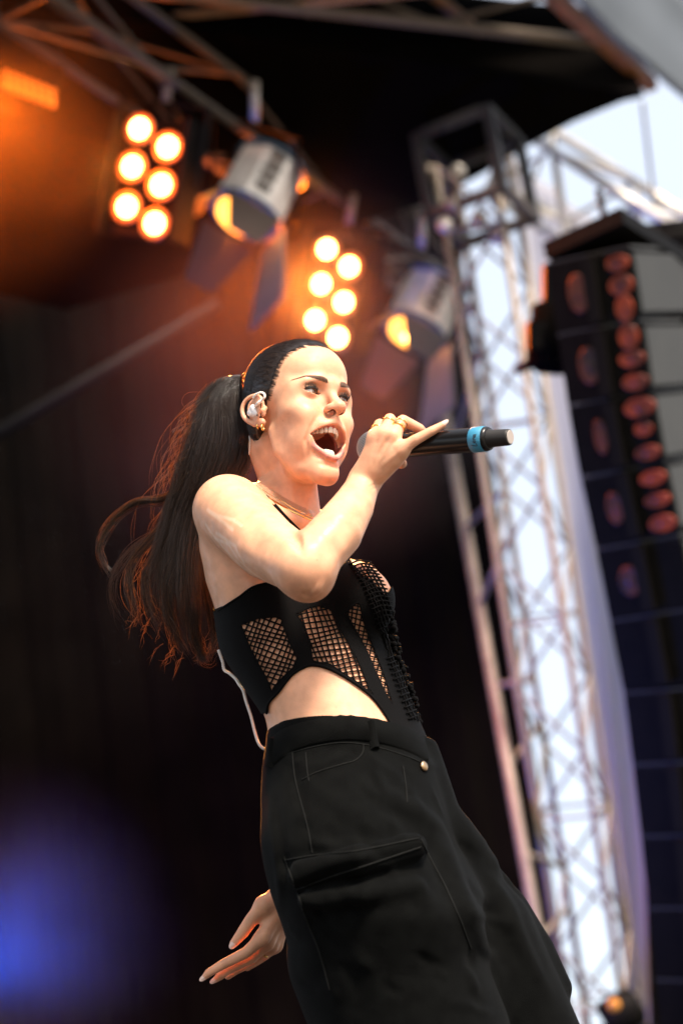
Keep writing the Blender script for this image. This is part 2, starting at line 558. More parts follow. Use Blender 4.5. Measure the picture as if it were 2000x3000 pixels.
def loft(F, rows, yaw, k, op='add'):
    """rows: (v, left u, right u, dz, half width a) - horizontal slices in camera space, ellipse turned by yaw"""
    rows = sorted(rows, key=lambda r: -r[0])
    ys, cx, cz, aa, bb = [], [], [], [], []
    cy, sy = math.cos(yaw), math.sin(yaw)
    for v, l, r, dz, a in rows:
        L, R = pc(l, v, dz), pc(r, v, dz)
        ys.append(L[1]); cx.append((L[0] + R[0]) / 2); cz.append(L[2])
        w = (R[0] - L[0]) / 2
        aa.append(a); bb.append(math.sqrt(max((w * w - (a * cy) ** 2), .0009)) / sy)
    ys, cx, cz, aa, bb = map(np.array, (ys, cx, cz, aa, bb))
    yf = np.linspace(ys[0], ys[-1], 160)
    def sm(q):
        g = np.interp(yf, ys, q)
        ker = np.hanning(23); ker /= ker.sum()
        return np.convolve(np.pad(g, 11, mode='edge'), ker, 'valid')
    cxf, czf, af, bf = sm(cx), sm(cz), sm(aa), sm(bb)
    corners = []
    for i in range(len(ys)):
        for sx in (-1, 1):
            for sz in (-1, 1):
                corners.append(c2h([cx[i] + sx * .2, ys[i], cz[i] + sz * .2]))
    lo, hi = np.min(corners, axis=0), np.max(corners, axis=0)
    def fn(X, Y, Z):
        xc = HR[0, 0] * X + HR[0, 1] * Y + HR[0, 2] * Z + HT[0]
        yc = HR[1, 0] * X + HR[1, 1] * Y + HR[1, 2] * Z + HT[1]
        zc = HR[2, 0] * X + HR[2, 1] * Y + HR[2, 2] * Z + HT[2]
        ux, uz = np.interp(yc, yf, cxf), np.interp(yc, yf, czf)
        a, b = np.interp(yc, yf, af), np.interp(yc, yf, bf)
        dx, dz_ = xc - ux, zc - uz
        f = dx * sy + dz_ * cy            # along facing
        w = -dx * cy + dz_ * sy           # along her right
        k0 = np.sqrt((w / a) ** 2 + (f / b) ** 2)
        k1 = np.sqrt((w / a ** 2) ** 2 + (f / b ** 2) ** 2) + 1e-9
        e = k0 * (k0 - 1) / k1 * .93
        e = np.where(k0 < 1e-3, -np.minimum(a, b), e)
        return np.maximum(e, np.maximum(yc - ys[-1], ys[0] - yc)).astype(np.float32)
    F.apply(fn, lo, hi, k, op)

TORSO = [(1540, 640, 925, -.085, .135), (1600, 600, 975, -.07, .15), (1690, 603, 1050, -.045, .15), (1786, 634, 1110, -.02, .142), (1900, 648, 1140, .01, .135),
         (2000, 712, 1178, .04, .126), (2092, 778, 1212, .07, .12), (2160, 788, 1243, .09, .122), (2300, 778, 1290, .13, .14)]
TYAW = math.radians(60)

def sculpt_torso(F):
    loft(F, TORSO, TYAW, .02)
    F.ell(ph(1032, 1762, .055), (.060, .066, .058), .035)          # bust
    F.ell(ph(1030, 1742, -.075), (.054, .060, .054), .03)
    F.cone(ph(690, 1515, .0), ph(925, 1580, -.20), .054, .045, .05)  # shoulder girdle
    F.tube([ph(815, 1470, -.085), ph(720, 1520, -.01)], [.03, .03], .05)   # trapezius
    F.tube([ph(905, 1540, -.03), ph(720, 1480, .055)], [.016, .013], .02)     # collar bone

ARM = dict(S=(668, 1492, .045), M=(782, 1602, .16), E=(893, 1668, .25), W=(1066, 1416, .13))
MIC_A, MIC_B = np.array(pc(1094, 1312, .085)), np.array(pc(1396, 1288, .185))

def sculpt_arm(F):
    F.tube([ph(*ARM['S']), ph(*ARM['M']), ph(*ARM['E'])], [.0545, .0495, .040], .024)
    F.ell(ph(905, 1694, .245), (.031, .031, .031), .03)           # elbow
    F.tube([ph(893, 1660, .25), ph(985, 1560, .205), ph(1032, 1486, .165), ph(*ARM['W'])], [.040, .039, .032, .0240], .014)
    F.crease([ph(835, 1535, .21), ph(868, 1582, .25), ph(880, 1610, .275)], .006, .009)
    for pts, a, s_ in (([(846, 1556), (872, 1590), (884, 1625)], .0045, .007), ([(700, 1470), (742, 1540), (760, 1610)], .0022, .016), ([(690, 1610), (780, 1655), (860, 1690)], -.003, .020),
                       ([(905, 1625), (965, 1560), (1025, 1480)], -.0025, .014), ([(945, 1690), (1000, 1610), (1040, 1530)], -.0022, .012), ([(915, 1722), (940, 1732)], -.004, .012), ([(885, 1738), (915, 1748)], .0025, .007)):
        c_ = surf(F, pts)
        if len(c_) > 1: F.crease(c_, a, s_)
    F.crease([ph(585, 1610, .06), ph(640, 1640, .09), ph(700, 1668, .12)], .004, .012)

def sculpt_neck(F):
    F.tube([ph(822, 1310, -.10), ph(842, 1400, -.092), ph(842, 1520, -.06)], [.052, .046, .054], .012)
    F.tube([ph(785, 1300, -.062), ph(842, 1400, -.036), ph(900, 1520, -.018)], [.008, .009, .008], .02)     # neck tendon
    F.tube([ph(905, 1415, -.045), ph(908, 1505, -.035)], [.012, .012], .014)                       # windpipe
    F.crease([ph(872, 1420, -.02), ph(886, 1510, -.01)], .004, .008)

HAND = {
    'index': [(1098, 1285, .142, 9.6), (1112, 1243, .118, 8.6), (1120, 1250, .075, 7.6), (1118, 1290, .052, 7)],
    'middle': [(1124, 1275, .147, 9.8), (1142, 1228, .122, 8.8), (1152, 1240, .078, 7.8), (1150, 1290, .055, 7)],
    'ring': [(1150, 1280, .150, 9.6), (1180, 1232, .130, 8.6), (1228, 1256, .118, 7.6), (1252, 1282, .098, 6.8)],
    'pinky': [(1172, 1318, .158, 9.2), (1218, 1288, .165, 8.2), (1262, 1264, .165, 7.0), (1296, 1245, .162, 5.4)],
}
def sculpt_mic_hand(F):
    W = ph(*ARM['W'])
    px = lambda q: ph(*q[:3])
    for n, c in HAND.items():
        F.tube([px(q) for q in c], [q[3] / 1000 for q in c], .0035)
    # metacarpals and the back of the hand
    roots = {'index': (1075, 1372, .135), 'middle': (1088, 1368, .14), 'ring': (1102, 1368, .142), 'pinky': (1114, 1372, .142)}
    for n, r in roots.items():
        F.tube([ph(*r), px(HAND[n][0])], [.0135, .0102], .014)
    F.tube([ph(1068, 1402, .13), ph(1100, 1345, .138)], [.021, .017], .014)
    F.tube([ph(1100, 1392, .135), ph(1150, 1345, .148), ph(1168, 1330, .152)], [.013, .015, .010], .014)
    # thumb under the microphone
    F.tube([ph(1075, 1385, .11), ph(1105, 1352, .085), ph(1150, 1352, .07), ph(1176, 1358, .09)], [.014, .0115, .010, .008], .006)
    # tendons, knuckles, folds at the wrist
    for n, r in roots.items():
        q = HAND[n][0]
        m = np.array(r) * .35 + np.array(q[:3]) * .65
        F.crease([ph(*(np.array(r) + (0, 0, .012))), ph(*(m + (0, 0, .013))), ph(q[0], q[1], q[2] + .008)], -.0016, .0032)
    F.crease([ph(1084, 1425, .15), ph(1100, 1415, .148), ph(1112, 1398, .14)], .0016, .003)
    for a, b in (('index', 'middle'), ('middle', 'ring'), ('ring', 'pinky')):
        pa, pb = np.array(HAND[a][0][:3]), np.array(HAND[b][0][:3])
        F.crease([ph(*((pa + pb) / 2 + (-8, 26, .012))), ph(*((pa + pb) / 2 + (3, -8, .008)))], .0009, .005)
    for n, r in roots.items():
        q = HAND[n][0]
        c_ = surf(F, [(r[0] + 4, r[1] - 6), ((r[0] + q[0]) / 2, (r[1] + q[1]) / 2), (q[0] + 2, q[1] + 2)])
        if len(c_) > 2: F.crease(c_, -.0013, .0030)
    for pts in ([(1078, 1428), (1096, 1420), (1110, 1404)], [(1084, 1436), (1102, 1428), (1112, 1416)]):
        c_ = surf(F, pts)
        if len(c_) > 1: F.crease(c_, .0012, .0022)

LEFT = {
    'thumb': [(772, 2655, -.005, 13), (736, 2695, -.01, 10.4), (712, 2731, -.012, 9.6), (685, 2764, -.01, 6.6)],
    'index': [(768, 2748, .0, 10.5), (722, 2790, .0, 9.0), (652, 2826, .0, 7.9), (612, 2850, .003, 6.6), (598, 2864, .004, 4.5)],
    'middle': [(780, 2762, -.02, 10.5), (738, 2806, -.022, 9.0), (668, 2840, -.02, 7.9), (644, 2860, -.016, 6.6), (629, 2872, -.013, 4.5)],
    'ring': [(792, 2772, -.04, 10), (748, 2812, -.045, 8.5), (690, 2842, -.045, 7.4), (668, 2860, -.04, 5.5)],
    'pinky': [(806, 2770, -.058, 9), (776, 2800, -.065, 7.4), (744, 2822, -.066, 6.4), (724, 2836, -.064, 5)],
}
def sculpt_left_hand(F):
    px = lambda q: ph(*q[:3])
    for n, c in LEFT.items():
        F.tube([px(q) for q in c], [q[3] / 1000 for q in c], .003)
    for n, q in (('index', (812, 2668, -.015)), ('middle', (822, 2672, -.03)), ('ring', (830, 2676, -.042)), ('pinky', (838, 2678, -.052))):
        F.tube([ph(*q), px(LEFT[n][0])], [.0135, .0105], .012)
    F.tube([ph(822, 2625, -.02), ph(775, 2650, -.008)], [.018, .014], .012)
    F.tube([ph(880, 2480, -.06), ph(838, 2620, -.03), ph(822, 2670, -.03)], [.030, .023, .022], .014)
    F.crease([ph(750, 2740, .01), ph(790, 2690, .01)], .003, .005)
    F.crease([ph(766, 2790, .0), ph(800, 2752, .0)], .002, .004)

def seg_axis(lo, hi, fine_lo, hf, hc):
    a = np.arange(fine_lo, hi, hf)
    b = np.arange(fine_lo - hc, lo, -hc)[::-1]
    return np.concatenate([b, a])

_pts = np.array([ph(*p) for p in [(560, 1500, .05), (1310, 1240, .16), (900, 1765, .29), (640, 1400, -.0), (880, 1000, -.1), (600, 1700, -.15), (1180, 1750, -.2), (1000, 1600, -.25), (1250, 2290, .02), (770, 2290, .25), (700, 1480, -.2), (1010, 1600, .1), (1290, 2290, .2)]] + [hl(-92, -195, 0), hl(92, 34, 118)])
_lo, _hi = _pts.min(0) - .012, _pts.max(0) + .012
RES = 0.00145
_zfine = min(ph(900, 1775, .29)[2], ph(600, 1700, .0)[2])
BODY = Field(np.arange(_lo[0], _hi[0], RES * 1.05), np.arange(_lo[1], _hi[1], RES * 1.05), seg_axis(_lo[2], _hi[2], _zfine, RES, .0036))
print('body grid', BODY.d.shape, BODY.d.size / 1e6, 'M')
sculpt_torso(BODY)
sculpt_neck(BODY)
sculpt_head(BODY)
sculpt_arm(BODY)
sculpt_mic_hand(BODY)
bv, bf = BODY.mesh()
_q = np.array([ph(u, v, z) for u in (585, 900) for v in (2470, 2890) for z in (-.09, .03)])
_lo, _hi = _q.min(0) - .01, _q.max(0) + .01
LH = Field(*[np.arange(_lo[i], _hi[i], .0015) for i in range(3)])
sculpt_left_hand(LH)
lv, lf = LH.mesh()
print('body', len(bv), 'left hand', len(lv))

# skin colours: lips, mouth lining, make-up, and painted nostril shade
def tube_dist(P, pts):
    best = None
    pts = [np.asarray(p, float) for p in pts]
    for a, b in zip(pts[:-1], pts[1:]):
        ba = b - a
        t = np.clip(((P - a) @ ba) / (ba @ ba), 0, 1)
        q = np.linalg.norm(P - a - t[:, None] * ba, axis=1)
        best = q if best is None else np.minimum(best, q)
    return best
def sstep(x, a, b):
    t = np.clip((x - a) / (b - a), 0, 1)
    return t * t * (3 - 2 * t)
SKIN = np.array([.72, .372, .222])
def skin_colour(P):
    c = np.tile(SKIN, (len(P), 1))
    q = P / HS * 1000.0
    near = np.flatnonzero((q[:, 2] > -165) & (np.abs(q[:, 0]) < 100) & (q[:, 1] > -150) & (q[:, 1] < 45))
    h = q[near]
    cc = c[near]
    def blend(w, col):
        nonlocal cc
        cc = cc * (1 - w[:, None]) + np.array(col) * w[:, None]
    for s in (-1, 1):
        blush = np.exp(-(((h[:, 0] - s * 46) / 19) ** 2 + ((h[:, 1] + 30) / 26) ** 2 + ((h[:, 2] + 44) / 16) ** 2))
        blend(.28 * blush, (.68, .33, .22))
        sh = np.exp(-(((h[:, 0] - s * 38) / 13) ** 2 + ((h[:, 2] - 2) / 7) ** 2)) * (h[:, 1] > -40)
        blend(.42 * sh, (.40, .20, .13))
    ear = np.exp(-(((np.abs(h[:, 0]) - 82) / 8) ** 2)) * (h[:, 1] < -85)
    blend(.4 * ear, (.68, .33, .22))
    lo = tube_dist(h, [(x, y + 1.2, z - .6) for x, y, z in MOUTH_LO]); up = tube_dist(h, [(x, y + 1, z + .3) for x, y, z in MOUTH_UP])
    blend(.85 * (1 - sstep(lo, 4.4, 6.4)), (.62, .27, .23))
    blend(.85 * (1 - sstep(up, 2.9, 4.6)), (.60, .25, .21))
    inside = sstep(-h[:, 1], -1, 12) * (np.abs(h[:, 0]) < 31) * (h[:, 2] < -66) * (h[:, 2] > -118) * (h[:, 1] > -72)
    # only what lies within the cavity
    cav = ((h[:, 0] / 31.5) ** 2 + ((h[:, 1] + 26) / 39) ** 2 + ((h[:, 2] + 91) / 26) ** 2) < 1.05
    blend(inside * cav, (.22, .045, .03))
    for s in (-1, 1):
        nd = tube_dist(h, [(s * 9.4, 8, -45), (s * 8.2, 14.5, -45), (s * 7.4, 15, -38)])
        blend(.93 * (1 - sstep(nd, 4.6, 6.0)), (.10, .025, .016))  # shade inside the nostrils, painted into the skin colour
    c[near] = cc
    # ruddier skin over the elbow and knuckles, pale old scars on the upper arm, a few moles
    def mark(pts, r, w, col):
        P2 = np.array(pts)
        lo_, hi_ = P2.min(0) - r * 1.6, P2.max(0) + r * 1.6
        k_ = np.flatnonzero(((P > lo_) & (P < hi_)).all(1))
        if len(k_) == 0: return
        d_ = tube_dist(P[k_], list(P2) if len(P2) > 1 else [P2[0], P2[0] + 1e-4])
        ww = w * (1 - sstep(d_, r * .3, r))[:, None]
        c[k_] = c[k_] * (1 - ww) + np.array(col) * ww
    mark([ph(880, 1725, .28), ph(940, 1722, .28)], .045, .45, (.55, .24, .13))
    for n_ in HAND: mark([ph(HAND[n_][0][0], HAND[n_][0][1], HAND[n_][0][2] + .009)], .012, .3, (.62, .27, .16))
    for s_ in ([(603, 1492), (640, 1512), (690, 1528), (718, 1550)], [(612, 1500), (660, 1530), (700, 1560)], [(628, 1580), (690, 1590), (735, 1640), (770, 1690)], [(640, 1560), (720, 1600), (742, 1632)], [(596, 1540), (650, 1600), (720, 1650), (775, 1700)]):
        q_ = [BODY.project(np.array([ph(u, v, .10 + .12 * (u - 600) / 200)]))[0] for u, v in s_]
        mark(q_, .0042, .55, (.80, .56, .40))
    for (u, v, z) in ((909, 1189, .03), (855, 1232, .0), (990, 2052, .2), (930, 1640, .29), (700, 1450, .1), (735, 1560, .14)):
        mark([BODY.project(np.array([ph(u, v, z)]))[0]], .0022, .35, (.34, .14, .08))
    return c
skin = mat('skin', (.66, .405, .275), rough=.5, spec=.32)
_nt = skin.node_tree; _b = _nt.nodes['Principled BSDF']
_at = _nt.nodes.new('ShaderNodeAttribute'); _at.attribute_name = 'tint'
_tc = _nt.nodes.new('ShaderNodeTexCoord')
_nz = _nt.nodes.new('ShaderNodeTexNoise'); _nz.inputs['Scale'].default_value = 38; _nz.inputs['Detail'].default_value = 7
_nt.links.new(_tc.outputs['Object'], _nz.inputs['Vector'])
_mr = _nt.nodes.new('ShaderNodeMapRange'); _mr.inputs[1].default_value = .3; _mr.inputs[2].default_value = .7; _mr.inputs[3].default_value = .80; _mr.inputs[4].default_value = 1.10
_nt.links.new(_nz.outputs[0], _mr.inputs[0])
_mx = _nt.nodes.new('ShaderNodeVectorMath'); _mx.operation = 'SCALE'
_nt.links.new(_at.outputs['Color'], _mx.inputs[0]); _nt.links.new(_mr.outputs[0], _mx.inputs['Scale'])
_nt.links.new(_mx.outputs[0], _b.inputs['Base Color'])
_b.inputs['Subsurface Weight'].default_value = .18
_b.inputs['Subsurface Radius'].default_value = (1.0, .35, .16)
_b.inputs['Subsurface Scale'].default_value = .008
_n2 = _nt.nodes.new('ShaderNodeTexNoise'); _n2.inputs['Scale'].default_value = 420; _n2.inputs['Detail'].default_value = 3
_nt.links.new(_tc.outputs['Object'], _n2.inputs['Vector'])
_bp = _nt.nodes.new('ShaderNodeBump'); _bp.inputs['Strength'].default_value = .22; _bp.inputs['Distance'].default_value = .001
_nt.links.new(_n2.outputs[0], _bp.inputs['Height']); _nt.links.new(_bp.outputs[0], _b.inputs['Normal'])

_rn = _nt.nodes.new('ShaderNodeMapRange'); _rn.inputs[1].default_value = .35; _rn.inputs[2].default_value = .65; _rn.inputs[3].default_value = .34; _rn.inputs[4].default_value = .62
_n3 = _nt.nodes.new('ShaderNodeTexNoise'); _n3.inputs['Scale'].default_value = 90; _n3.inputs['Detail'].default_value = 5
_nt.links.new(_tc.outputs['Object'], _n3.inputs['Vector']); _nt.links.new(_n3.outputs[0], _rn.inputs[0]); _nt.links.new(_rn.outputs[0], _b.inputs['Roughness'])
singer = empty('person', wp(1330, 3900, 3.35), 'woman singing in black corset top and cargo trousers, long dark ponytail swinging behind her', 'person')
allv = np.vstack([bv, lv]); allf = np.vstack([bf, lf + len(bv)])
body = mesh_obj('body', h2w(allv), allf, skin, singer, attrs={'tint': skin_colour(allv)})
# ------------------------------------------------------------------ eyes, lashes, brows
def sphere_pts(c, r, n=28):
    vs, fs = [], []
    for i in range(n + 1):
        for j in range(2 * n):
            a, b = math.pi * i / n, math.pi * j / n
            vs.append(c + r * np.array([math.sin(a) * math.cos(b), math.cos(a), math.sin(a) * math.sin(b)]))
    for i in range(n):
        for j in range(2 * n):
            j2 = (j + 1) % (2 * n)
            fs.append([i * 2 * n + j, i * 2 * n + j2, (i + 1) * 2 * n + j2, (i + 1) * 2 * n + j])
    return np.array(vs), np.array(fs)
m_eye = mat('eyeball', (.75, .72, .68), rough=.08, spec=.6, coat=.6)
_nt = m_eye.node_tree
_at = _nt.nodes.new('ShaderNodeAttribute'); _at.attribute_name = 'tint'
_nt.links.new(_at.outputs['Color'], _nt.nodes['Principled BSDF'].inputs['Base Color'])
m_lash = mat('lash', (.012, .008, .007), rough=.5)
m_brow = mat('brow_hair', (.15, .08, .048), rough=.6)
mmh = HS / 1000.0
for s in (-1, 1):
    c = hl(s * EYE_C[0], EYE_C[1], EYE_C[2])
    vs, fs = sphere_pts(c, 12.2 * mmh)
    g = np.array([.34 if s < 0 else .26, 1, -.06]); g /= np.linalg.norm(g)
    ang = np.degrees(np.arccos(np.clip(((vs - c) / (12.2 * mmh)) @ g, -1, 1)))
    col = np.tile(np.array([.50, .45, .41]), (len(vs), 1))
    iris = 1 - sstep(ang, 26, 30)
    col = col * (1 - iris[:, None]) + np.array([.16, .085, .05]) * iris[:, None]
    ring = np.exp(-((ang - 27) / 3) ** 2); col *= (1 - .7 * ring[:, None])
    pup = 1 - sstep(ang, 9, 12)
    col *= (1 - .95 * pup[:, None])
    mesh_obj('eye', h2w(vs), fs, m_eye, singer, attrs={'tint': col})
    # lid line points on the skin surface
    def lid(t, up):
        e = EYE
        u = e['u0'] + (e['u1'] - e['u0']) * t; v = e['v0'] + (e['v1'] - e['v0']) * t
        sg = e['up'] if up else -e['dn']
        v = v + sg * 4 * t * (1 - t) * (1.05)
        r = 13.9
        yy = EYE_C[1] + math.sqrt(max(r * r - (u - EYE_C[0]) ** 2 - (v - EYE_C[2]) ** 2, 4.0))
        return np.array([u, yy, v])
    mb = MB()
    line = np.array([lid(t, True) for t in np.linspace(.02, 1.0, 24)])
    line = np.vstack([line, [[48.5, -20.0, -2.2]]])
    w = np.interp(np.linspace(0, 1, 25), [0, .3, .8, 1], [.35, .8, 1.25, .3])
    mb.tube(h2w(np.array([hl(s * p[0], p[1] + .4, p[2] + .5) for p in line])), w * 1.7 * mmh, 6)
    rg = random.Random(3 + s)
    for t in np.linspace(.10, .99, 46):
        p = lid(t, True)
        L = (3.6 + 5.4 * t) * rg.uniform(.7, 1.2)
        d = np.array([(t - .42) * 1.0 + rg.uniform(-.28, .28), 1.0, .30])
        pts = []
        for q in np.linspace(0, 1, 6):
            pts.append(p + d * L * q * .62 + np.array([0, 0, 1.0]) * L * .75 * q * q)
        mb.tube(h2w(np.array([hl(s * x, y, z) for x, y, z in pts])), np.linspace(.62, .10, 6) * mmh, 4, cap=False)
    for t in np.linspace(.35, .98, 18):
        p = lid(t, False)
        L = 2.8 * rg.uniform(.7, 1.2)
        d = np.array([(t - .4) * .8, 1.0, -.6])
        mb.tube(h2w(np.array([hl(s * (p + d * L * q)[0], (p + d * L * q)[1], (p + d * L * q)[2]) for q in (0, .5, 1)])), np.array([.2, .14, .05]) * mmh, 3, cap=False)
    mb.build('eyelashes', m_lash, singer, smooth=True)
    # brow hairs laid on the skin
    mb = MB()
    arc = spline([(11, 4, 10.5), (19, 2, 13.0), (31, -3, 15.8), (43, -12, 16.5), (57, -28, 11.5)], 200)
    root, dirs, rad = [], [], []
    for k in range(520):
        t = rg.random() ** .85
        i = min(int(t * 198), 197)
        p = arc[i]; tn = arc[i + 1] - arc[i]; tn /= np.linalg.norm(tn)
        wd = np.interp(t, [0, .12, .5, 1], [1.1, 2.7, 2.7, .6])
        off = rg.uniform(-1, 1) * wd
        p = p + np.array([0, 0, off])
        up = np.interp(t, [0, .2, .6, 1], [1.4, .7, .15, -.1]) - off * .12
        d = tn + np.array([0, 0, up]); d /= np.linalg.norm(d)
        root.append(hl(s * p[0], p[1], p[2])); dirs.append(np.array([s * d[0], d[1], d[2]])); rad.append(rg.uniform(.8, 1.2))
    root, dirs = np.array(root), np.array(dirs)
    P0 = BODY.project(root, .0002)
    P1 = BODY.project(root + dirs * 2.6 * mmh, .0006)
    P2 = BODY.project(root + dirs * 5.0 * mmh, .0008)
    for a, b, c2, r in zip(P0, P1, P2, rad):
        mb.tube(h2w(np.array([a, b, c2])), np.array([.27, .22, .08]) * r * mmh, 3, cap=False)
    mb.build('eyebrow', m_brow, singer, smooth=True)

# ------------------------------------------------------------------ teeth and tongue
m_tooth = mat('tooth', (.70, .62, .50), rough=.2, spec=.6)
_b = m_tooth.node_tree.nodes['Principled BSDF']; _b.inputs['Subsurface Weight'].default_value = .2; _b.inputs['Subsurface Radius'].default_value = (.6, .5, .4); _b.inputs['Subsurface Scale'].default_value = .003
m_gum = mat('gum', (.42, .10, .085), rough=.3)
def tooth(c, nrm, w, h, dpt, sgn, parent):
    """rounded crown: c = middle of the biting edge, sgn -1 hangs down"""
    side = np.array([nrm[1], -nrm[0], 0.0])
    up = np.array([0, 0, -sgn])
    prof = [(0, .74, .30), (.12, .92, .55), (.45, 1.0, .9), (.8, .9, 1.0), (1.0, .74, .95)]
    vs, n = [], 12
    for t, fw, fd in prof:
        for k in range(n):
            a = 2 * math.pi * k / n
            ca, sa = math.cos(a), math.sin(a)
            ex = math.copysign(abs(ca) ** .55, ca); ey = math.copysign(abs(sa) ** .7, sa)
            p = c + up * h * t + side * ex * w / 2 * fw + nrm * ey * dpt / 2 * fd
            vs.append(hl(*p))
    fs = [[i * n + k, i * n + (k + 1) % n, (i + 1) * n + (k + 1) % n, (i + 1) * n + k] for i in range(len(prof) - 1) for k in range(n)]
    fs.append(list(range(n))[::-1])
    return mesh_obj('tooth', h2w(np.array(vs)), fs, m_tooth, parent)
def arch(x, y0, w=27.0, dep=30.0):
    return y0 - dep * (abs(x) / w) ** 2.2
gum = MB()
gx = np.linspace(-25, 25, 30)
gum.tube(h2w(np.array([hl(x, arch(x, 1.5), -65 - .15 * abs(x)) for x in gx])), 3.6 * mmh, 8)
gum.tube(h2w(np.array([hl(x * .85, arch(x, -4.5), -115 + .12 * abs(x)) for x in gx])), 3.4 * mmh, 8)
gums = gum.build('gums', m_gum, singer, smooth=True)
widths = [8.4, 6.8, 7.6, 7.0, 7.0, 8.5]
for s in (-1, 1):
    arc_x, arc_len = [0.0], 0.0
    xs = np.linspace(0, 26, 400); ysq = np.array([arch(x, 2.5) for x in xs])
    cum = np.concatenate([[0], np.cumsum(np.hypot(np.diff(xs), np.diff(ysq)))])
    pos = 0
    for k, wd in enumerate(widths):
        mid = pos + wd / 2; pos += wd
        if mid > cum[-1]: break
        x = np.interp(mid, cum, xs); y = arch(x, 2.5)
        sl = (arch(x + .1, 0) - arch(x - .1, 0)) / .2
        nr = np.array([-sl, 1.0, 0]); nr /= np.linalg.norm(nr)
        nr = np.array([s * nr[0], nr[1], 0])
        hgt = [10.2, 9.0, 9.6, 8.0, 7.4, 7][k]
        tooth(np.array([s * x, y, -75.5 - .5 * (k == 0) - (.6 if k == 2 else 0) - .06 * x]), nr, wd * .985, hgt, [5.5, 5.5, 6.5, 7.5, 8, 9][k], -1, gums)
    pos = 0
    for k, wd in enumerate([5.4, 5.8, 6.4, 6.8, 7]):
        mid = pos + wd / 2; pos += wd
        x = np.interp(mid, cum, xs); y = arch(x, -4.5)
        sl = (arch(x + .1, 0) - arch(x - .1, 0)) / .2
        nr = np.array([-sl, 1.0, 0]); nr /= np.linalg.norm(nr); nr = np.array([s * nr[0], nr[1], 0])
        tooth(np.array([s * x * .9, y, -103.5 + .05 * x]), nr, wd * .97, 8.5, 5.2, 1, gums)
TG = Field(np.arange(-.03, .03, .002), np.arange(-.075, .005, .002), np.arange(-.125, -.09, .002))
TG.ell(hl(0, -40, -113), np.array([20, 30, 7]) / 1000, .004)
TG.crease([hl(0, -60, -104), hl(0, -12, -106)], .0015, .003)
tv, tf = TG.mesh()
mesh_obj('tongue', h2w(tv), tf, mat('tongue', (.40, .12, .10), rough=.35, bump=.3, bscale=500), singer)

# ------------------------------------------------------------------ hair
m_hair = mat('hair', (.017, .0095, .0065), rough=.38, spec=.5)
m_strand = bpy.data.materials.new('hair_strand'); m_strand.use_nodes = True
_nt = m_strand.node_tree; _b = _nt.nodes['Principled BSDF']
_b.inputs['Base Color'].default_value = (.022, .012, .008, 1); _b.inputs['Roughness'].default_value = .32; _b.inputs['Specular IOR Level'].default_value = .6
_tr = _nt.nodes.new('ShaderNodeBsdfTranslucent'); _tr.inputs['Color'].default_value = (.42, .15, .05, 1)
_ms = _nt.nodes.new('ShaderNodeMixShader'); _ms.inputs[0].default_value = .11
_nt.links.new(_b.outputs[0], _ms.inputs[1]); _nt.links.new(_tr.outputs[0], _ms.inputs[2])
_nt.links.new(_ms.outputs[0], _nt.nodes['Material Output'].inputs['Surface'])

m_fly = m_strand.copy(); m_fly.name = 'flyaway_hair'
_b2 = [n for n in m_fly.node_tree.nodes if n.type == 'MIX_SHADER'][0]; _b2.inputs[0].default_value = .45
[n for n in m_fly.node_tree.nodes if n.type == 'BSDF_TRANSLUCENT'][0].inputs['Color'].default_value = (.62, .40, .22, 1)
class Strands:
    """thin three-sided tubes made in bulk; points (N, S, 3) world"""
    def __init__(self):
        self.v, self.f, self.n = [], [], 0
    def add(self, P, r0, r1, taper=.12):
        N, S, _ = P.shape
        T = np.gradient(P, axis=1); T /= np.linalg.norm(T, axis=2, keepdims=True) + 1e-12
        ref = np.array([.23, .41, .88])
        A = np.cross(T, ref); A /= np.linalg.norm(A, axis=2, keepdims=True) + 1e-9
        B = np.cross(T, A)
        t = np.linspace(0, 1, S)
        prof = np.interp(t, [0, .75, 1], [1, .85, taper])
        r = (RNG.uniform(r0, r1, N)[:, None] * prof)[:, :, None]
        rings = [P + r * (math.cos(a) * A + math.sin(a) * B) for a in (0, 2.0944, 4.18879)]
        V = np.stack(rings, 2)                       # N,S,3,3
        base = self.n + (np.arange(N)[:, None] * S + np.arange(S - 1)[None, :]) * 3
        q = []
        for j in range(3):
            j2 = (j + 1) % 3
            q.append(np.stack([base + j, base + j2, base + 3 + j2, base + 3 + j], -1).reshape(-1, 4))
        self.v.append(V.reshape(-1, 3)); self.f.append(np.concatenate(q)); self.n += N * S * 3
    def build(self, name, m, parent):
        return mesh_obj(name, np.concatenate(self.v), np.concatenate(self.f), m, parent)

TIE = np.array([-10, -226, 80.0])
HL_A = np.radians([-90, -62, -45, -30, -21, -12, 8, 41, 62, 90])
HL_Y = np.array([-150, -140, -128, -112, -90, -80, -64, -50, -27, -17.0])
def hairline(x, z):
    return np.interp(np.arctan2(z - 10, np.abs(x) + 1e-6), HL_A, HL_Y)
CAP = Field(np.arange(-.095, .095, .002), np.arange(-.245, .025, .002), np.arange(-.085, .125, .002))
CAP.ell(hl(0, -96, 24), np.array([76.5, 96, 91.5]) * mmh, .005)
CAP.ell(hl(0, -49, 40), np.array([54.6, 52.4, 49.6]) * mmh, .02)
CAP.ell(hl(0, -120, -30), np.array([66, 62, 50]) * mmh, .03)
CAP.cone(hl(-4, -150, 52), hl(*TIE), 62 * mmh, 17 * mmh, .03)
def _cut(X, Y, Z):
    x, y, z = X / mmh, Y / mmh, Z / mmh
    return ((y - hairline(x + 0 * y, z + 0 * x)) * .75 + 1.5) * mmh
CAPFULL = Field(*CAP.ax); CAPFULL.d = CAP.d.copy()
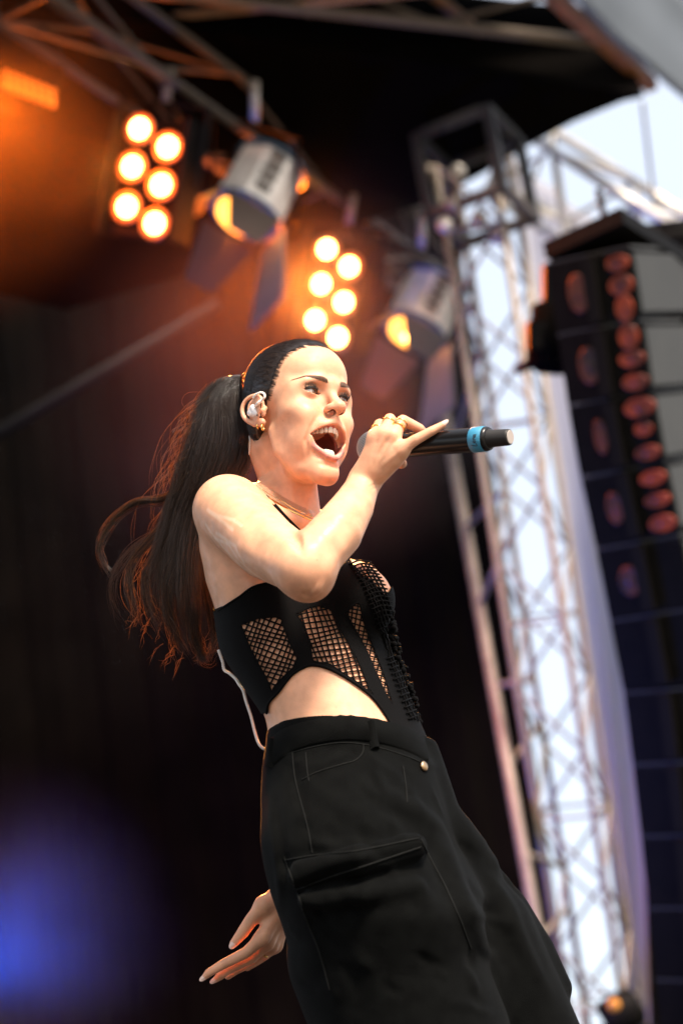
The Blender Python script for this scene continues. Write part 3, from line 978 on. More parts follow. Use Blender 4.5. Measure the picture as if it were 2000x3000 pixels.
def _thin(X, Y, Z):
    x, y, z = X / mmh, Y / mmh, Z / mmh
    q = np.clip((hairline(x + 0 * y, z + 0 * x) - y) / 30.0, 0, 1)
    return (4.4 * (1 - q * q * (3 - 2 * q)) * mmh).astype(np.float32)
CAP.apply(_thin, np.array([-.1, -.25, -.1]), np.array([.1, .03, .13]), 0, 'disp')
CAP.apply(_cut, np.array([-.1, -.25, -.1]), np.array([.1, .03, .13]), .007, 'int')
# combed grooves running to the tie
_X, _Y, _Z = np.meshgrid(*CAP.ax, indexing='ij')
_t = hl(*TIE)
_dx, _dy, _dz = _X - _t[0], _Y - _t[1], _Z - _t[2]
_az = np.arctan2(_dx, _dz)
_wob = .35 * np.sin(_dy * 60)
CAP.d = CAP.d + (.0003 * np.sin(_az * 61 + _wob) + .00025 * np.sin(_az * 147 + 1.7)).astype(np.float32) * np.clip((_Y - _t[1]) / .06, 0, 1)
cv, cf = CAP.mesh()
hair = mesh_obj('hair', h2w(cv), cf, m_hair, singer)
ST = Strands()
# slicked back hair laid over the scalp
cvo = cv[np.abs(CAPFULL.sample(cv)) < .0052]
cvo = cvo[(np.abs(BODY.sample(cvo)) < .0015) | (CAPFULL.sample(cvo) > -.0012) | (BODY.sample(cvo) > 0)]
c1 = cvo[RNG.integers(0, len(cvo), 2600)] / mmh
_q = cvo / mmh
_edge = np.flatnonzero((_q[:, 1] > hairline(_q[:, 0], _q[:, 2]) - 7) & (np.arctan2(_q[:, 2] - 10, np.abs(_q[:, 0])) > math.radians(-24)))
c2 = _q[RNG.choice(_edge, 3200)]
_d = c2 - TIE; _d /= np.linalg.norm(_d, axis=1, keepdims=True)
c2 = c2 + _d * RNG.exponential(2.8, 3200).clip(0, 11)[:, None]
starts = np.vstack([c1, c2]) * mmh
starts = CAPFULL.project(starts, .0)
ts = np.linspace(0, 1, 14)
end = hl(*TIE) + RNG.normal(0, .005, (len(starts), 3))
P = starts[:, None, :] * (1 - ts)[None, :, None] + end[:, None, :] * ts[None, :, None]
P += (RNG.normal(0, .0022, (len(starts), 1, 3)) * np.sin(ts * math.pi)[None, :, None])
sh = P.shape
lift = np.repeat(np.abs(RNG.normal(.0002, .0005, len(starts)))[:, None], sh[1], 1).ravel()
flat = P.reshape(-1, 3)
for _ in range(4):
    flat = flat - CAPFULL.grad(flat) * (CAPFULL.sample(flat) - lift)[:, None]
P = flat.reshape(sh)
for _j in range(4):
    P[len(c1):, _j] = BODY.project(P[len(c1):, _j], .0003 + .0004 * _j, 2)
ST.add(h2w(P[:len(c1)]), .00018, .00034, .8)
ST.add(h2w(P[len(c1):]), .00012, .00025, .9)
# baby hairs that stand off the head
k = 46
b0 = CAPFULL.project(cvo[RNG.integers(0, len(cvo), k)], .0)
g = CAPFULL.grad(b0)
tt = np.linspace(0, 1, 8)
L = RNG.uniform(.008, .03, k)
back = (hl(*TIE) - b0); back /= np.linalg.norm(back, axis=1, keepdims=True)
P = b0[:, None] + (g * .5 + back * .6 + RNG.normal(0, .25, (k, 3)))[:, None] * (L[:, None] * tt)[:, :, None] - g[:, None] * (L[:, None] * tt ** 2 * .45)[:, :, None]
ST.add(h2w(P), .00018, .0003)
ST.build('scalp_strand', m_strand, hair)['kind'] = 'stuff'

# ponytail
CORE = np.array([(700, 1106, -.183, 20), (668, 1128, -.18, 46), (648, 1180, -.17, 66), (650, 1250, -.16, 88), (632, 1350, -.15, 108), (585, 1450, -.14, 86), (548, 1560, -.13, 84), (532, 1680, -.12, 92), (530, 1780, -.115, 94), (556, 1862, -.11, 70), (588, 1945, -.11, 24)], float)
core_s = spline(CORE, 60)
PT = Field(*[np.arange(lo_, hi_, .003) for lo_, hi_ in zip(np.min([ph(*c[:3]) for c in CORE], 0) - .07, np.max([ph(*c[:3]) for c in CORE], 0) + .07)])
PT.tube([ph(*c[:3]) for c in core_s[:36]], [c[3] * .00045 * .62 for c in core_s[:36]], .01)
pv, pf = PT.mesh()
pony = mesh_obj('ponytail', h2w(pv), pf, m_hair, singer)
PS = Strands(); FS = Strands()
S = 34
tp = np.linspace(0, 1, S)
def bundle(path_px, n, rad, r0=.0002, r1=.0004, fuzz=.004, wav=.003, cut=(.8, 1.0), into=None):
    """n strands along a pixel+depth path, spread by rad (metres, callable of t)"""
    pts = np.array([pc(*p) for p in path_px])
    C = spline(pts, S)
    T = np.gradient(C, axis=0); T /= np.linalg.norm(T, axis=1, keepdims=True)
    A = np.cross(T, [0, 0, 1.0]); A /= np.linalg.norm(A, axis=1, keepdims=True) + 1e-9
    B = np.cross(T, A)
    th = RNG.uniform(0, 2 * math.pi, n); q = np.sqrt(RNG.uniform(0, 1, n))
    R = np.array([rad(t) for t in tp])
    a = (q * np.cos(th))[:, None] * R; b = (q * np.sin(th))[:, None] * R
    for amp, fr in ((wav, 1.3), (wav * .5, 3.1)):
        a = a + amp * RNG.normal(0, 1, n)[:, None] * np.sin(tp * fr * 2 * math.pi + RNG.uniform(0, 6.3, n)[:, None]) * tp
        b = b + amp * RNG.normal(0, 1, n)[:, None] * np.sin(tp * fr * 2 * math.pi + RNG.uniform(0, 6.3, n)[:, None]) * tp
    a = a + fuzz * RNG.normal(0, 1, n)[:, None] * tp ** 3
    P = C[None] + a[:, :, None] * A[None] + b[:, :, None] * B[None]
    # cut to different lengths
    out = np.empty_like(P)
    for i in range(n):
        e = RNG.uniform(*cut)
        x = tp * e
        for d in range(3):
            out[i, :, d] = np.interp(x, tp, P[i, :, d])
    (into or PS).add(c2w(out.reshape(-1, 3)).reshape(out.shape), r0, r1)
rgp = random.Random(21)
for k in range(92):
    th = rgp.uniform(0, 2 * math.pi); q = math.sqrt(rgp.uniform(.12, 1.0))
    path = []
    ph0 = rgp.uniform(0, 6.28); e = rgp.uniform(.72, 1.02)
    for i, t in enumerate(np.linspace(0, e, 9)):
        c = core_s[min(int(t * 59), 59)] if t <= 1 else core_s[59]
        spread = q * c[3] * (1.0 if t < .8 else 1.15)
        u = c[0] + math.cos(th) * spread + 10 * t * math.sin(ph0 + t * 7)
        v = c[1] + 14 * t * math.cos(ph0 + t * 5)
        path.append((u, v, c[2] + math.sin(th) * spread * .00045))
    bundle(path, 34, lambda t: .0035 + .008 * math.sin(min(1, t * 1.15) * math.pi) ** 1, fuzz=.004, wav=.004, cut=(.82, 1.0))
# curled ends
LO = [([(520, 1500, -.13), (445, 1575, -.13), (392, 1640, -.13), (378, 1705, -.125), (396, 1790, -.12), (418, 1850, -.12)], 70, .012),
      ([(530, 1520, -.12), (460, 1620, -.12), (425, 1700, -.115), (440, 1790, -.11), (478, 1860, -.11)], 80, .013),
      ([(540, 1600, -.11), (500, 1700, -.1), (492, 1790, -.1), (520, 1870, -.1), (550, 1930, -.1)], 80, .013),
      ([(560, 1700, -.1), (560, 1800, -.1), (570, 1880, -.1), (600, 1930, -.1), (618, 1915, -.1)], 70, .011),
      ([(570, 1750, -.1), (575, 1850, -.1), (590, 1920, -.1), (585, 1955, -.1)], 60, .010),
      ([(600, 1700, -.1), (618, 1800, -.1), (625, 1880, -.1), (605, 1935, -.1)], 60, .010)]
for pth, n, r in LO:
    bundle(pth, n, lambda t, r=r: r * (.9 - .55 * t), fuzz=.005, wav=.004, cut=(.75, 1.0))
    bundle(pth, 16, lambda t, r=r: r * (1.1 - .4 * t), fuzz=.008, wav=.007, cut=(.75, 1.0), into=FS)
# the loop thrown out to the left
LOOP = [(520, 1440, -.14), (465, 1462, -.15), (400, 1468, -.16), (343, 1508, -.165), (304, 1562, -.165), (290, 1608, -.16), (306, 1655, -.155), (330, 1690, -.15)]
bundle(LOOP, 26, lambda t: .010 * (1 - .5 * t), fuzz=.004, wav=.004, cut=(.6, 1.0), into=FS)
bundle(LOOP, 70, lambda t: .0075 * (1 - .7 * t), fuzz=.003, wav=.0025, cut=(.7, 1.0))
bundle([(q[0] + 6, q[1] + 10, q[2]) for q in LOOP[:-1]] + [(345, 1700, -.15), (375, 1680, -.15)], 26, lambda t: .006, fuzz=.004, wav=.004, cut=(.6, 1.0))
bundle([(470, 1560, -.14), (400, 1600, -.15), (350, 1660, -.15), (330, 1720, -.15), (345, 1790, -.15), (375, 1830, -.15)], 40, lambda t: .010, fuzz=.006, wav=.005, cut=(.5, 1.0))
# flyaways lit from behind
for k in range(110):
    t0 = rgp.uniform(.08, .45); c = core_s[int(t0 * 59)]
    u, v = c[0] - c[3] * rgp.uniform(.3, 1.0), c[1] + rgp.uniform(-20, 30)
    L = rgp.uniform(80, 330); bow = rgp.uniform(-10, 75)
    du = rgp.uniform(-.55, .05)
    path = [(u + du * L * s_ - bow * math.sin(s_ * math.pi) * .9, v - 30 * math.sin(s_ * math.pi) * (bow > 40) + L * s_, c[2] + rgp.uniform(-.02, .04)) for s_ in (0, .25, .5, .75, 1)]
    bundle(path, rgp.choice([1, 1, 2, 3]), lambda t: .001, r0=.00018, r1=.00034, fuzz=.002, wav=.003, into=FS)
for k in range(30):
    i = rgp.randrange(20, 58); c = core_s[i]
    u, v = c[0] - c[3] * rgp.uniform(.7, 1.3), c[1]
    path = [(u - 40 * s_ * rgp.uniform(.4, 1.5), v + 70 * s_ + rgp.uniform(-15, 15), c[2]) for s_ in (0, .5, 1)]
    bundle(path, 2, lambda t: .001, r0=.00018, r1=.00032, fuzz=.004, wav=.004, into=FS)
PS.build('ponytail_strand', m_strand, pony)['kind'] = 'stuff'
FS.build('flyaway_strand', m_fly, pony)['kind'] = 'stuff'
tie = MB()
a_ = h2w(hl(TIE[0] + 1, TIE[1] + 6, TIE[2] - 2)); b_ = h2w(hl(*TIE)); d_ = h2w(ph(668, 1128, -.18)) - b_
tie.lathe(b_ - d_ / np.linalg.norm(d_) * .008, d_, [(0, .0135), (.002, .0165), (.008, .0175), (.014, .0165), (.016, .0135)], 20)
tie.build('hair_tie', mat('hair_tie', (.03, .02, .015), rough=.5), singer, smooth=True)

# ------------------------------------------------------------------ clothes
def bvh_of(v, f):
    return BVHTree.FromPolygons([Vector(p) for p in v], [list(map(int, q)) for q in f])
def poly_in(px, py, poly):
    poly = np.asarray(poly, float); n = len(poly)
    ins = np.zeros(len(px), bool)
    j = n - 1
    for i in range(n):
        xi, yi = poly[i]; xj, yj = poly[j]
        c = ((yi > py) != (yj > py)) & (px < (xj - xi) * (py - yi) / (yj - yi + 1e-12) + xi)
        ins ^= c; j = i
    return ins
CAMV = Vector(CAM)
def shoot(bvh, u, v):
    d = Vector(wp(u, v, 1.0)) - CAMV; d.normalize()
    h = bvh.ray_cast(CAMV, d)
    return h
def drape(bvh, pts, n, off):
    """pixel polyline laid on a surface seen from the lens, lifted by off"""
    out = []
    for u, v in spline(pts, n):
        h = shoot(bvh, u, v)
        if h[0] is None: continue
        nr = h[1]
        if nr.dot(h[0] - CAMV) > 0: nr = -nr
        out.append(np.array(h[0] + nr * off))
    return np.array(out)

_tp = np.array([c2h([x, y, z]) for x in (pc(540, 1500)[0], pc(1300, 1500)[0]) for y in (pc(0, 1560)[1], pc(0, 2330)[1]) for z in (-4.05, -3.55)])
def torso_field(res):
    lo, hi = _tp.min(0), _tp.max(0)
    return Field(*[np.arange(lo[i], hi[i], res) for i in range(3)])
TF = torso_field(.0024)
sculpt_torso(TF)
def keep_faces(v, f, wv, mask_fn):
    """wv world verts; mask_fn(u, v, front) on face centres"""
    c = wv[f].mean(1)
    n = np.cross(wv[f[:, 2]] - wv[f[:, 0]], wv[f[:, 3]] - wv[f[:, 1]])
    front = ((CAM - c) * n).sum(1) > 0
    rel = (c - CAM) @ MCAM
    U = 1000 + FPX * rel[:, 0] / -rel[:, 2]; V = 1500 - FPX * rel[:, 1] / -rel[:, 2]
    m = mask_fn(U, V, front)
    f = f[m]
    use = np.unique(f)
    mp = np.full(len(wv), -1); mp[use] = np.arange(len(use))
    return wv[use], mp[f]

m_black = mat('black_knit', (.0016, .0013, .0013), rough=.8, spec=.08, sheen=.01, bump=.5, bscale=900)
m_denim = mat('black_denim', (.0009, .001, .0009), rough=.75, spec=.05, sheen=.012, noise=-1.4, nscale=45, bump=.8, bscale=900)
OUTER = [(639, 1791), (651, 1782), (700, 1750), (753, 1716), (860, 1700), (976, 1690), (1017, 1640), (1030, 1660), (1044, 1687), (1073, 1694), (1097, 1716), (1122, 1742), (1136, 1738), (1160, 1700), (1200, 1750), (1240, 1900), (1260, 2050), (1250, 2165), (1165, 2135), (1146, 2123), (1129, 2094), (1088, 2041), (1025, 1993), (962, 1959), (913, 1949), (879, 1961), (850, 1983), (816, 2027), (787, 2060), (782, 2090), (740, 2090), (560, 1990), (560, 1800)]
P1 = [(705, 1830), (758, 1811), (821, 1808), (831, 1837), (850, 1886), (870, 1930), (864, 1950), (836, 1978), (804, 2012), (797, 2027), (780, 1988), (753, 1939), (727, 1886)]
P2 = [(866, 1800), (923, 1775), (971, 1789), (991, 1833), (1025, 1891), (1054, 1949), (1078, 2008), (1090, 2034), (1044, 1998), (1000, 1970), (962, 1945), (918, 1936), (908, 1891), (889, 1833)]
P3 = [(1012, 1794), (1051, 1765), (1063, 1813), (1083, 1871), (1107, 1930), (1128, 1988), (1148, 2060), (1131, 2036), (1102, 1973), (1070, 1900), (1039, 1842)]
v_, f_ = TF.mesh(.0026)
w_ = h2w(v_)
def corset_mask(U, V, front):
    m = poly_in(U, V, OUTER)
    for p in (P1, P2, P3): m &= ~poly_in(U, V, p)
    back = (V > np.interp(U, [600, 900, 1100], [1790, 1700, 1720])) & (V < np.interp(U, [700, 780, 1000, 1240], [2040, 2085, 2060, 2130]))
    return np.where(front, m, back)
cw, cfc = keep_faces(v_, f_, w_, corset_mask)
corset = mesh_obj('corset_top', cw, cfc, m_black, singer)
_sol = corset.modifiers.new('thickness', 'SOLIDIFY'); _sol.thickness = .0012; _sol.offset = 1
tb = bvh_of(w_, f_)
mbt = MB()
def closed(p): return list(p) + [p[0]]
hem = OUTER[:3] + OUTER[3:4]
for pl in (OUTER[15:30], OUTER[0:12]):
    d = drape(tb, [q for q in pl if 630 < q[0] < 1225], 60, .0005)
    if len(d) > 3: mbt.tube(d, .0022, 6)
for p in (P1, P2, P3):
    d = drape(tb, closed(p), 90, .0004)
    mbt.tube(d, .0014, 5)
mbt.build('binding', m_black, corset, smooth=True)
# fishnet: two families of cords on each open panel
def net(poly, a1, a2, pitch, name, r=.00085, off=.0004):
    mb = MB()
    poly = np.array(poly, float)
    c = poly.mean(0)
    for a in (a1, a2):
        d = np.array([math.cos(a), math.sin(a)]); n = np.array([-d[1], d[0]])
        ext = 260
        for k in range(-24, 25):
            o = c + n * k * pitch
            ss = np.linspace(-ext, ext, 180)
            wob = 3.0 * np.sin(ss / 40 + k * .9)
            L = o + ss[:, None] * d + wob[:, None] * n
            ins = poly_in(L[:, 0], L[:, 1], poly)
            run = []
            for q, i in list(zip(L, ins)) + [(None, False)]:
                if i: run.append(q)
                elif run:
                    if len(run) >= 3:
                        e = [run[0] - d * 3] + run + [run[-1] + d * 3]
                        dd = drape(tb, e, max(4, len(e) // 2), off)
                        if len(dd) >= 3: mb.tube(dd, r, 5, cap=False)
                    run = []
    if mb.v: mb.build(name, m_black, corset, smooth=True)
R_ = math.radians
net(P1, R_(-67), R_(17), 14.6, 'fishnet_panel', r=.0014)
net(P2, R_(-10), R_(72), 14.8, 'fishnet_panel', r=.0014)
net(P3, R_(14), R_(98), 13.2, 'fishnet_panel', r=.0013)
# crocheted strip and little knots down the front edge
KN = [(1046, 1680), (1080, 1700), (1110, 1725), (1138, 1752), (1152, 1800), (1160, 1850), (1174, 1905), (1190, 1955), (1206, 2005), (1222, 2060), (1232, 2120)]
kn = MB()
rgk = random.Random(5)
for (u, v) in spline(KN, 60):
    for q in range(3):
        du = rgk.uniform(-20, 0)
        p = wp(u + du, v + rgk.uniform(-6, 6), D0 - (.03 - .10 * (v < 1800)) + rgk.uniform(-.012, .012))
        a = RNG.normal(0, 1, 3); a /= np.linalg.norm(a)
        rr = rgk.uniform(.0028, .0050)
        kn.lathe(p - a * rr, a, [(0, rr * .3), (rr * .5, rr * .9), (rr, rr), (rr * 1.6, rr * .8), (rr * 2, rr * .2)], 8)
STRIP = [(1022, 1660), (1060, 1720), (1090, 1800), (1118, 1900), (1150, 2000), (1192, 2110)]
for k in range(6):
    d = drape(tb, [(u + 10 + k * 9, v + 4 * math.sin(k)) for u, v in STRIP], 60, .0032)
    if len(d) > 4:
        d = d + RNG.normal(0, .0007, d.shape)
        kn.tube(d, .0016, 5)
for k in range(34):
    t = k / 33.0; q = spline(STRIP, 34)[k]
    d = drape(tb, [(q[0], q[1]), (q[0] + 30, q[1] - 12), (q[0] + 62, q[1] - 8)], 8, .0034)
    if len(d) > 3: kn.tube(d, .0015, 5)
kn.build('crochet_trim', m_black, corset, smooth=True)
# straps
bb = bvh_of(h2w(bv), bf)
def strap(pts, w, name, parent, m, off=.0015, bv_=None, n=30):
    bv_ = bv_ or bb
    P = np.array(pts, float)
    c = spline(P, n)
    t = np.gradient(c, axis=0); t /= np.linalg.norm(t, axis=1, keepdims=True)
    nn = np.stack([-t[:, 1], t[:, 0]], 1)
    vs, ok = [], []
    for i in range(n):
        row = []
        for s in (-1, -.4, .4, 1):
            h = shoot(bv_, *(c[i] + nn[i] * w / 2 * s))
            row.append(None if h[0] is None else np.array(h[0]) + np.array(h[1] if h[1].dot(h[0] - CAMV) < 0 else -h[1]) * (off if abs(s) < .9 else off * .2))
        if all(r is not None for r in row): vs.append(row)
    vs = np.array(vs).reshape(-1, 3)
    m_ = len(vs) // 4
    fs = [[i * 4 + j, i * 4 + j + 1, i * 4 + j + 5, i * 4 + j + 4] for i in range(m_ - 1) for j in range(3)]
    return mesh_obj(name, vs, fs, m, parent)
SF = Field(*BODY.ax)
sculpt_torso(SF); sculpt_neck(SF)
sv_, sf_ = SF.mesh()
chest = bvh_of(h2w(sv_), sf_)
del SF
strap([(745, 1440), (790, 1482), (830, 1525), (880, 1575)], 34, 'shoulder_strap', corset, m_black, .002, chest)
strap([(592, 1622), (604, 1672), (622, 1735), (646, 1792)], 24, 'shoulder_strap', corset, m_black, .002)

# ---- trousers
TRW = [(2060, 786, 1232, .07, .123), (2160, 781, 1247, .09, .13), (2230, 769, 1278, .115, .14), (2330, 764, 1304, .145, .155), (2450, 768, 1330, .19, .165), (2560, 785, 1385, .22, .165), (2640, 812, 1430, .24, .155), (2740, 880, 1400, .25, .13), (2840, 1000, 1330, .25, .10)]
_tp2 = np.array([pc(700, 2040, .3), pc(1340, 2040, -.1), pc(700, 3300, .42), pc(1800, 3300, -.05), pc(700, 2300, -.05), pc(1750, 2600, .45)])
_q = np.array([c2h([x, y, z]) for x in (_tp2[:, 0].min(), _tp2[:, 0].max()) for y in (_tp2[:, 1].min(), _tp2[:, 1].max()) for z in (_tp2[:, 2].min(), _tp2[:, 2].max())])
TR = Field(*[np.arange(_q[:, i].min(), _q[:, i].max(), .0042) for i in range(3)])
print('trousers grid', TR.d.size / 1e6)
def sculpt_trousers(F):
    loft(F, TRW, math.radians(64), .03)
    F.tube([ph(1005, 2480, .225), ph(1115, 2790, .25), ph(1222, 3060, .28), ph(1300, 3400, .30)], [.100, .138, .138, .12], .04)
    F.tube([ph(1150, 2470, .08), ph(1385, 2760, .11), ph(1530, 3060, .13), ph(1600, 3400, .15)], [.090, .098, .092, .09], .04)
    # fly and bunched front
    F.tube([ph(1245, 2200, .10), ph(1268, 2300, .12), ph(1290, 2390, .13), ph(1315, 2460, .14)], [.020, .026, .030, .028], .02)
    F.tube([ph(1330, 2460, .14), ph(1365, 2500, .13), ph(1400, 2540, .12)], [.035, .035, .03], .025)
    # far cargo pocket and its flap
    F.tube([ph(1420, 2540, .10), ph(1470, 2590, .09), ph(1498, 2618, .09)], [.016, .014, .010], .004)
    F.tube([ph(1488, 2660, .08), ph(1560, 2790, .09), ph(1625, 2895, .10)], [.030, .034, .026], .012)
    # near cargo pocket: raised panel with a flap
    F.tube([ph(880, 2560, .36), ph(1040, 2520, .38), ph(1210, 2480, .33)], [.020, .022, .020], .012)
    F.tube([ph(900, 2640, .37), ph(1060, 2620, .39), ph(1220, 2600, .36), ph(1260, 2720, .36)], [.014, .016, .014, .012], .014)
    def cr(pts, a, s):
        n_ = 3 * len(pts)
        c_ = surf(F, spline([p[:2] for p in pts], n_), .6, -.3)
        if len(c_) > 1: F.crease(c_, a * .8, s)
    # side seam, flap edges, folds (negative = ridge)
    cr([(852, 2195, .20), (866, 2290, .235), (900, 2420, .29), (925, 2560, .36)], .004, .008)
    cr([(790, 2340, .15), (806, 2460, .2), (822, 2590, .24), (815, 2690, .25)], -.006, .011)
    cr([(805, 2340, .17), (822, 2460, .22), (838, 2590, .27)], .006, .010)
    cr([(830, 2510, .30), (930, 2500, .34), (1050, 2490, .37), (1228, 2452, .33)], .005, .009)
    cr([(868, 2612, .36), (960, 2570, .39), (1080, 2530, .40), (1235, 2478, .35)], .009, .010)
    cr([(1075, 2315, .31), (1180, 2355, .28), (1275, 2420, .22), (1320, 2520, .22), (1370, 2660, .26), (1425, 2800, .28), (1500, 2950, .30)], -.012, .017)
    cr([(1100, 2350, .31), (1180, 2395, .29), (1250, 2460, .26), (1290, 2560, .28), (1340, 2700, .30)], .010, .018)
    cr([(1400, 2545, .16), (1480, 2640, .15), (1535, 2780, .16), (1610, 2920, .17)], -.009, .014)
    cr([(1370, 2590, .19), (1440, 2680, .18), (1500, 2800, .18)], .009, .016)
    cr([(1178, 2240, .25), (1190, 2300, .26), (1192, 2350, .27)], .004, .007)
    cr([(902, 2208, .24), (1000, 2190, .27), (1045, 2215, .27), (1066, 2185, .26), (1064, 2150, .24)], .004, .007)
    cr([(860, 2250, .23), (960, 2240, .27), (1040, 2210, .28)], -.004, .010)
    cr([(980, 2400, .34), (1090, 2440, .36), (1190, 2440, .33)], .006, .02)
    cr([(950, 2700, .41), (1010, 2850, .43), (1060, 2960, .45)], .006, .02)
    cr([(1375, 2800, .30), (1380, 2830, .31)], .005, .010)
    for k in range(44):
        u, v = rgk.uniform(800, 1400), rgk.uniform(2200, 2950)
        L = rgk.uniform(40, 130); a = rgk.uniform(.2, 1.2)
        dz = .2 + .2 * (v - 2200) / 700
        cr([(u, v, dz + .1), (u + L * .5 * math.cos(a), v + L * .5 * math.sin(a) + 6, dz + .1), (u + L * math.cos(a), v + L * math.sin(a), dz + .1)], rgk.choice([-1, 1]) * rgk.uniform(.003, .0065), rgk.uniform(.006, .013))
    # waist opening: cut by the plane of the waistband
    A, B, C = ph(783, 2166, .06), ph(1000, 2092, .20), ph(1240, 2150, .12)
    n = np.cross(B - A, C - A); n /= np.linalg.norm(n)
    up = HR.T @ np.array([0, 1, 0])
    if n @ up < 0: n = -n
    def half(X, Y, Z): return (X - A[0]) * n[0] + (Y - A[1]) * n[1] + (Z - A[2]) * n[2]
    F.d = smax(F.d, half(F.ax[0][:, None, None], F.ax[1][None, :, None], F.ax[2][None, None, :]).astype(np.float32), .004)
    return n
wn_ = sculpt_trousers(TR)
tv_, tf_ = TR.mesh()
tw = h2w(tv_)
trousers = mesh_obj('trousers', tw, tf_, m_denim, singer)
trb = bvh_of(tw, tf_)
# waistband, belt loops, stitching, button
WB = [(788, 2168), (830, 2135), (900, 2110), (1000, 2096), (1100, 2106), (1180, 2130), (1236, 2158)]
def band(top, h, off, name, n=60):
    vs = []
    m_ = 0
    for (u, v) in spline(top, n):
        row = []
        for k, (q, o) in enumerate([(3, 0.0), (4, off), (h * .5, off * 1.15), (h - 3, off), (h, 0.0)]):
            hh = shoot(trb, u + q * .22, v + q)
            if hh[0] is None: break
            row.append(np.array(hh[0]) + np.array(hh[1]) * o * (1 if hh[1].dot(hh[0] - CAMV) < 0 else -1))
        if len(row) == 5: vs += row; m_ += 1
    fs = [[i * 5 + j, i * 5 + j + 1, i * 5 + j + 6, i * 5 + j + 5] for i in range(m_ - 1) for j in range(4)]
    return mesh_obj(name, np.array(vs), fs, m_denim, trousers)
band(WB, 74, .0035, 'waistband')
def ridge(pts, r, n=30, off=.0015):
    d = drape(trb, pts, n, off)
    return d
st = MB()
for pts, r in (([(795, 2248), (840, 2212), (930, 2186), (1010, 2176), (1100, 2188), (1190, 2216), (1245, 2240)], .0011),
               ([(855, 2195), (866, 2290), (900, 2420), (915, 2500)], .0012),
               ([(895, 2205), (900, 2260), (905, 2290)], .0012),
               ([(1064, 2180), (1062, 2205), (1040, 2228), (1000, 2240), (930, 2262), (885, 2285)], .0013),
               ([(838, 2520), (930, 2505), (1050, 2492), (1225, 2456)], .0014),
               ([(868, 2608), (960, 2572), (1080, 2533), (1232, 2482)], .0016),
               ([(832, 2510), (850, 2560), (868, 2608)], .0014),
               ([(1232, 2458), (1262, 2520), (1300, 2590), (1345, 2690), (1378, 2780)], .0015),
               ([(870, 2612), (900, 2700), (935, 2790), (965, 2900)], .0015),
               ([(1180, 2245), (1188, 2300), (1192, 2352)], .0012)):
    d = drape(trb, pts, 40, .0003)
    if len(d) > 3: st.tube(d, r, 5, cap=False)
m_seam = mat('seam_thread', (.0045, .0048, .0042), rough=.8, spec=.15, noise=.6, nscale=300)
st.build('seam', m_seam, trousers, smooth=True)
def loop_at(a, b, w):
    a, b = np.array(a, float), np.array(b, float)
    strap([a, a * .67 + b * .33, a * .33 + b * .67, b], w, 'belt_loop', trousers, m_denim, .0075, trb, 12)
loop_at((1082, 2096), (1098, 2196), 26)
loop_at((800, 2165), (792, 2250), 20)
bt = MB()
h_ = shoot(trb, 1238, 2246)
if h_[0] is not None:
    bt.lathe(np.array(h_[0]), np.array(h_[1]), [(0, .007), (.003, .008), (.005, .006), (.0055, .001)], 14)
    bt.build('button', mat('brass', (.55, .36, .2), rough=.3, metal=1), trousers, smooth=True)

# ------------------------------------------------------------------ worn pieces: in-ear monitor, jewellery, nails
def hw(u, v, x):
    return h2w(hl(*hpx(u, v, x)))
m_gold = mat('gold', (.95, .58, .18), rough=.18, metal=1)
m_pearl = mat('pearl_plastic', (.80, .76, .74), rough=.15, spec=.6, coat=.5, noise=.18, nscale=180)
m_clear = mat('clear_cable', (.85, .80, .74), rough=.2, spec=.6)
def twist(pts, n, rh, pitch, r, name, parent, m):
    C = spline(pts, n)
    seg = np.linalg.norm(np.diff(C, axis=0), axis=1); s_ = np.concatenate([[0], np.cumsum(seg)])
    T = np.gradient(C, axis=0); T /= np.linalg.norm(T, axis=1, keepdims=True)
    A = np.cross(T, [.2, .9, .3]); A /= np.linalg.norm(A, axis=1, keepdims=True); B = np.cross(T, A)
    mb = MB()
    for k in (0, 1):
        a = s_ / pitch * 2 * math.pi + k * math.pi
        mb.tube(C + rh * (np.cos(a)[:, None] * A + np.sin(a)[:, None] * B), r, 6)
    return mb.build(name, m, parent, smooth=True)
iem = MB()
IF = Field(*[np.arange(c - .02, c + .02, .0009) for c in hl(*hpx(741, 1203, -83))])
IF.tube([hl(*hpx(735, 1210, -83)), hl(*hpx(741, 1194, -85)), hl(*hpx(752, 1212, -83))], [.0062, .0052, .0045], .004)
IF.tube([hl(*hpx(740, 1212, -83)), hl(*hpx(758, 1216, -80))], [.0058, .003], .003)
iv, if_ = IF.mesh()
earp = mesh_obj('in_ear_monitor', h2w(iv), if_, m_pearl, singer)
mb = MB(); mb.tube([hw(748, 1190, -87), hw(757, 1181, -88), hw(766, 1173, -88)], [.0026, .003, .0022], 10); mb.build('stem', m_clear, earp, smooth=True)
mb = MB(); mb.lathe(hw(755, 1216, -84), hw(755, 1216, -90) - hw(755, 1216, -84), [(0, .0016), (.002, .0018), (.0025, .0006)], 10); mb.build('port', mat('port_black', (.01, .01, .012)), earp)
twist([hw(765, 1174, -88), hw(775, 1164, -88), hw(774, 1154, -87), hw(763, 1150, -86), hw(750, 1156, -86), hw(742, 1166, -84)], 60, .0010, .0042, .0011, 'cable', earp, m_clear)
d = drape(bb, [(731, 1252), (733, 1275), (736, 1300), (733, 1330)], 40, .002)
if len(d) > 5: twist(d, 60, .0005, .004, .0006, 'cable', earp, m_clear)
twist([wp(u, v, D0 - z) for u, v, z in [(640, 1905, .0), (652, 1938, .0), (657, 1962, .0), (672, 1972, .01), (690, 1988, .02), (700, 2004, .03), (712, 2022, .035), (721, 2055, .04), (735, 2098, .045), (747, 2146, .05), (758, 2178, .055), (772, 2193, .055), (790, 2198, .05)]], 260, .0013, .0060, .0014, 'cable', earp, m_clear)
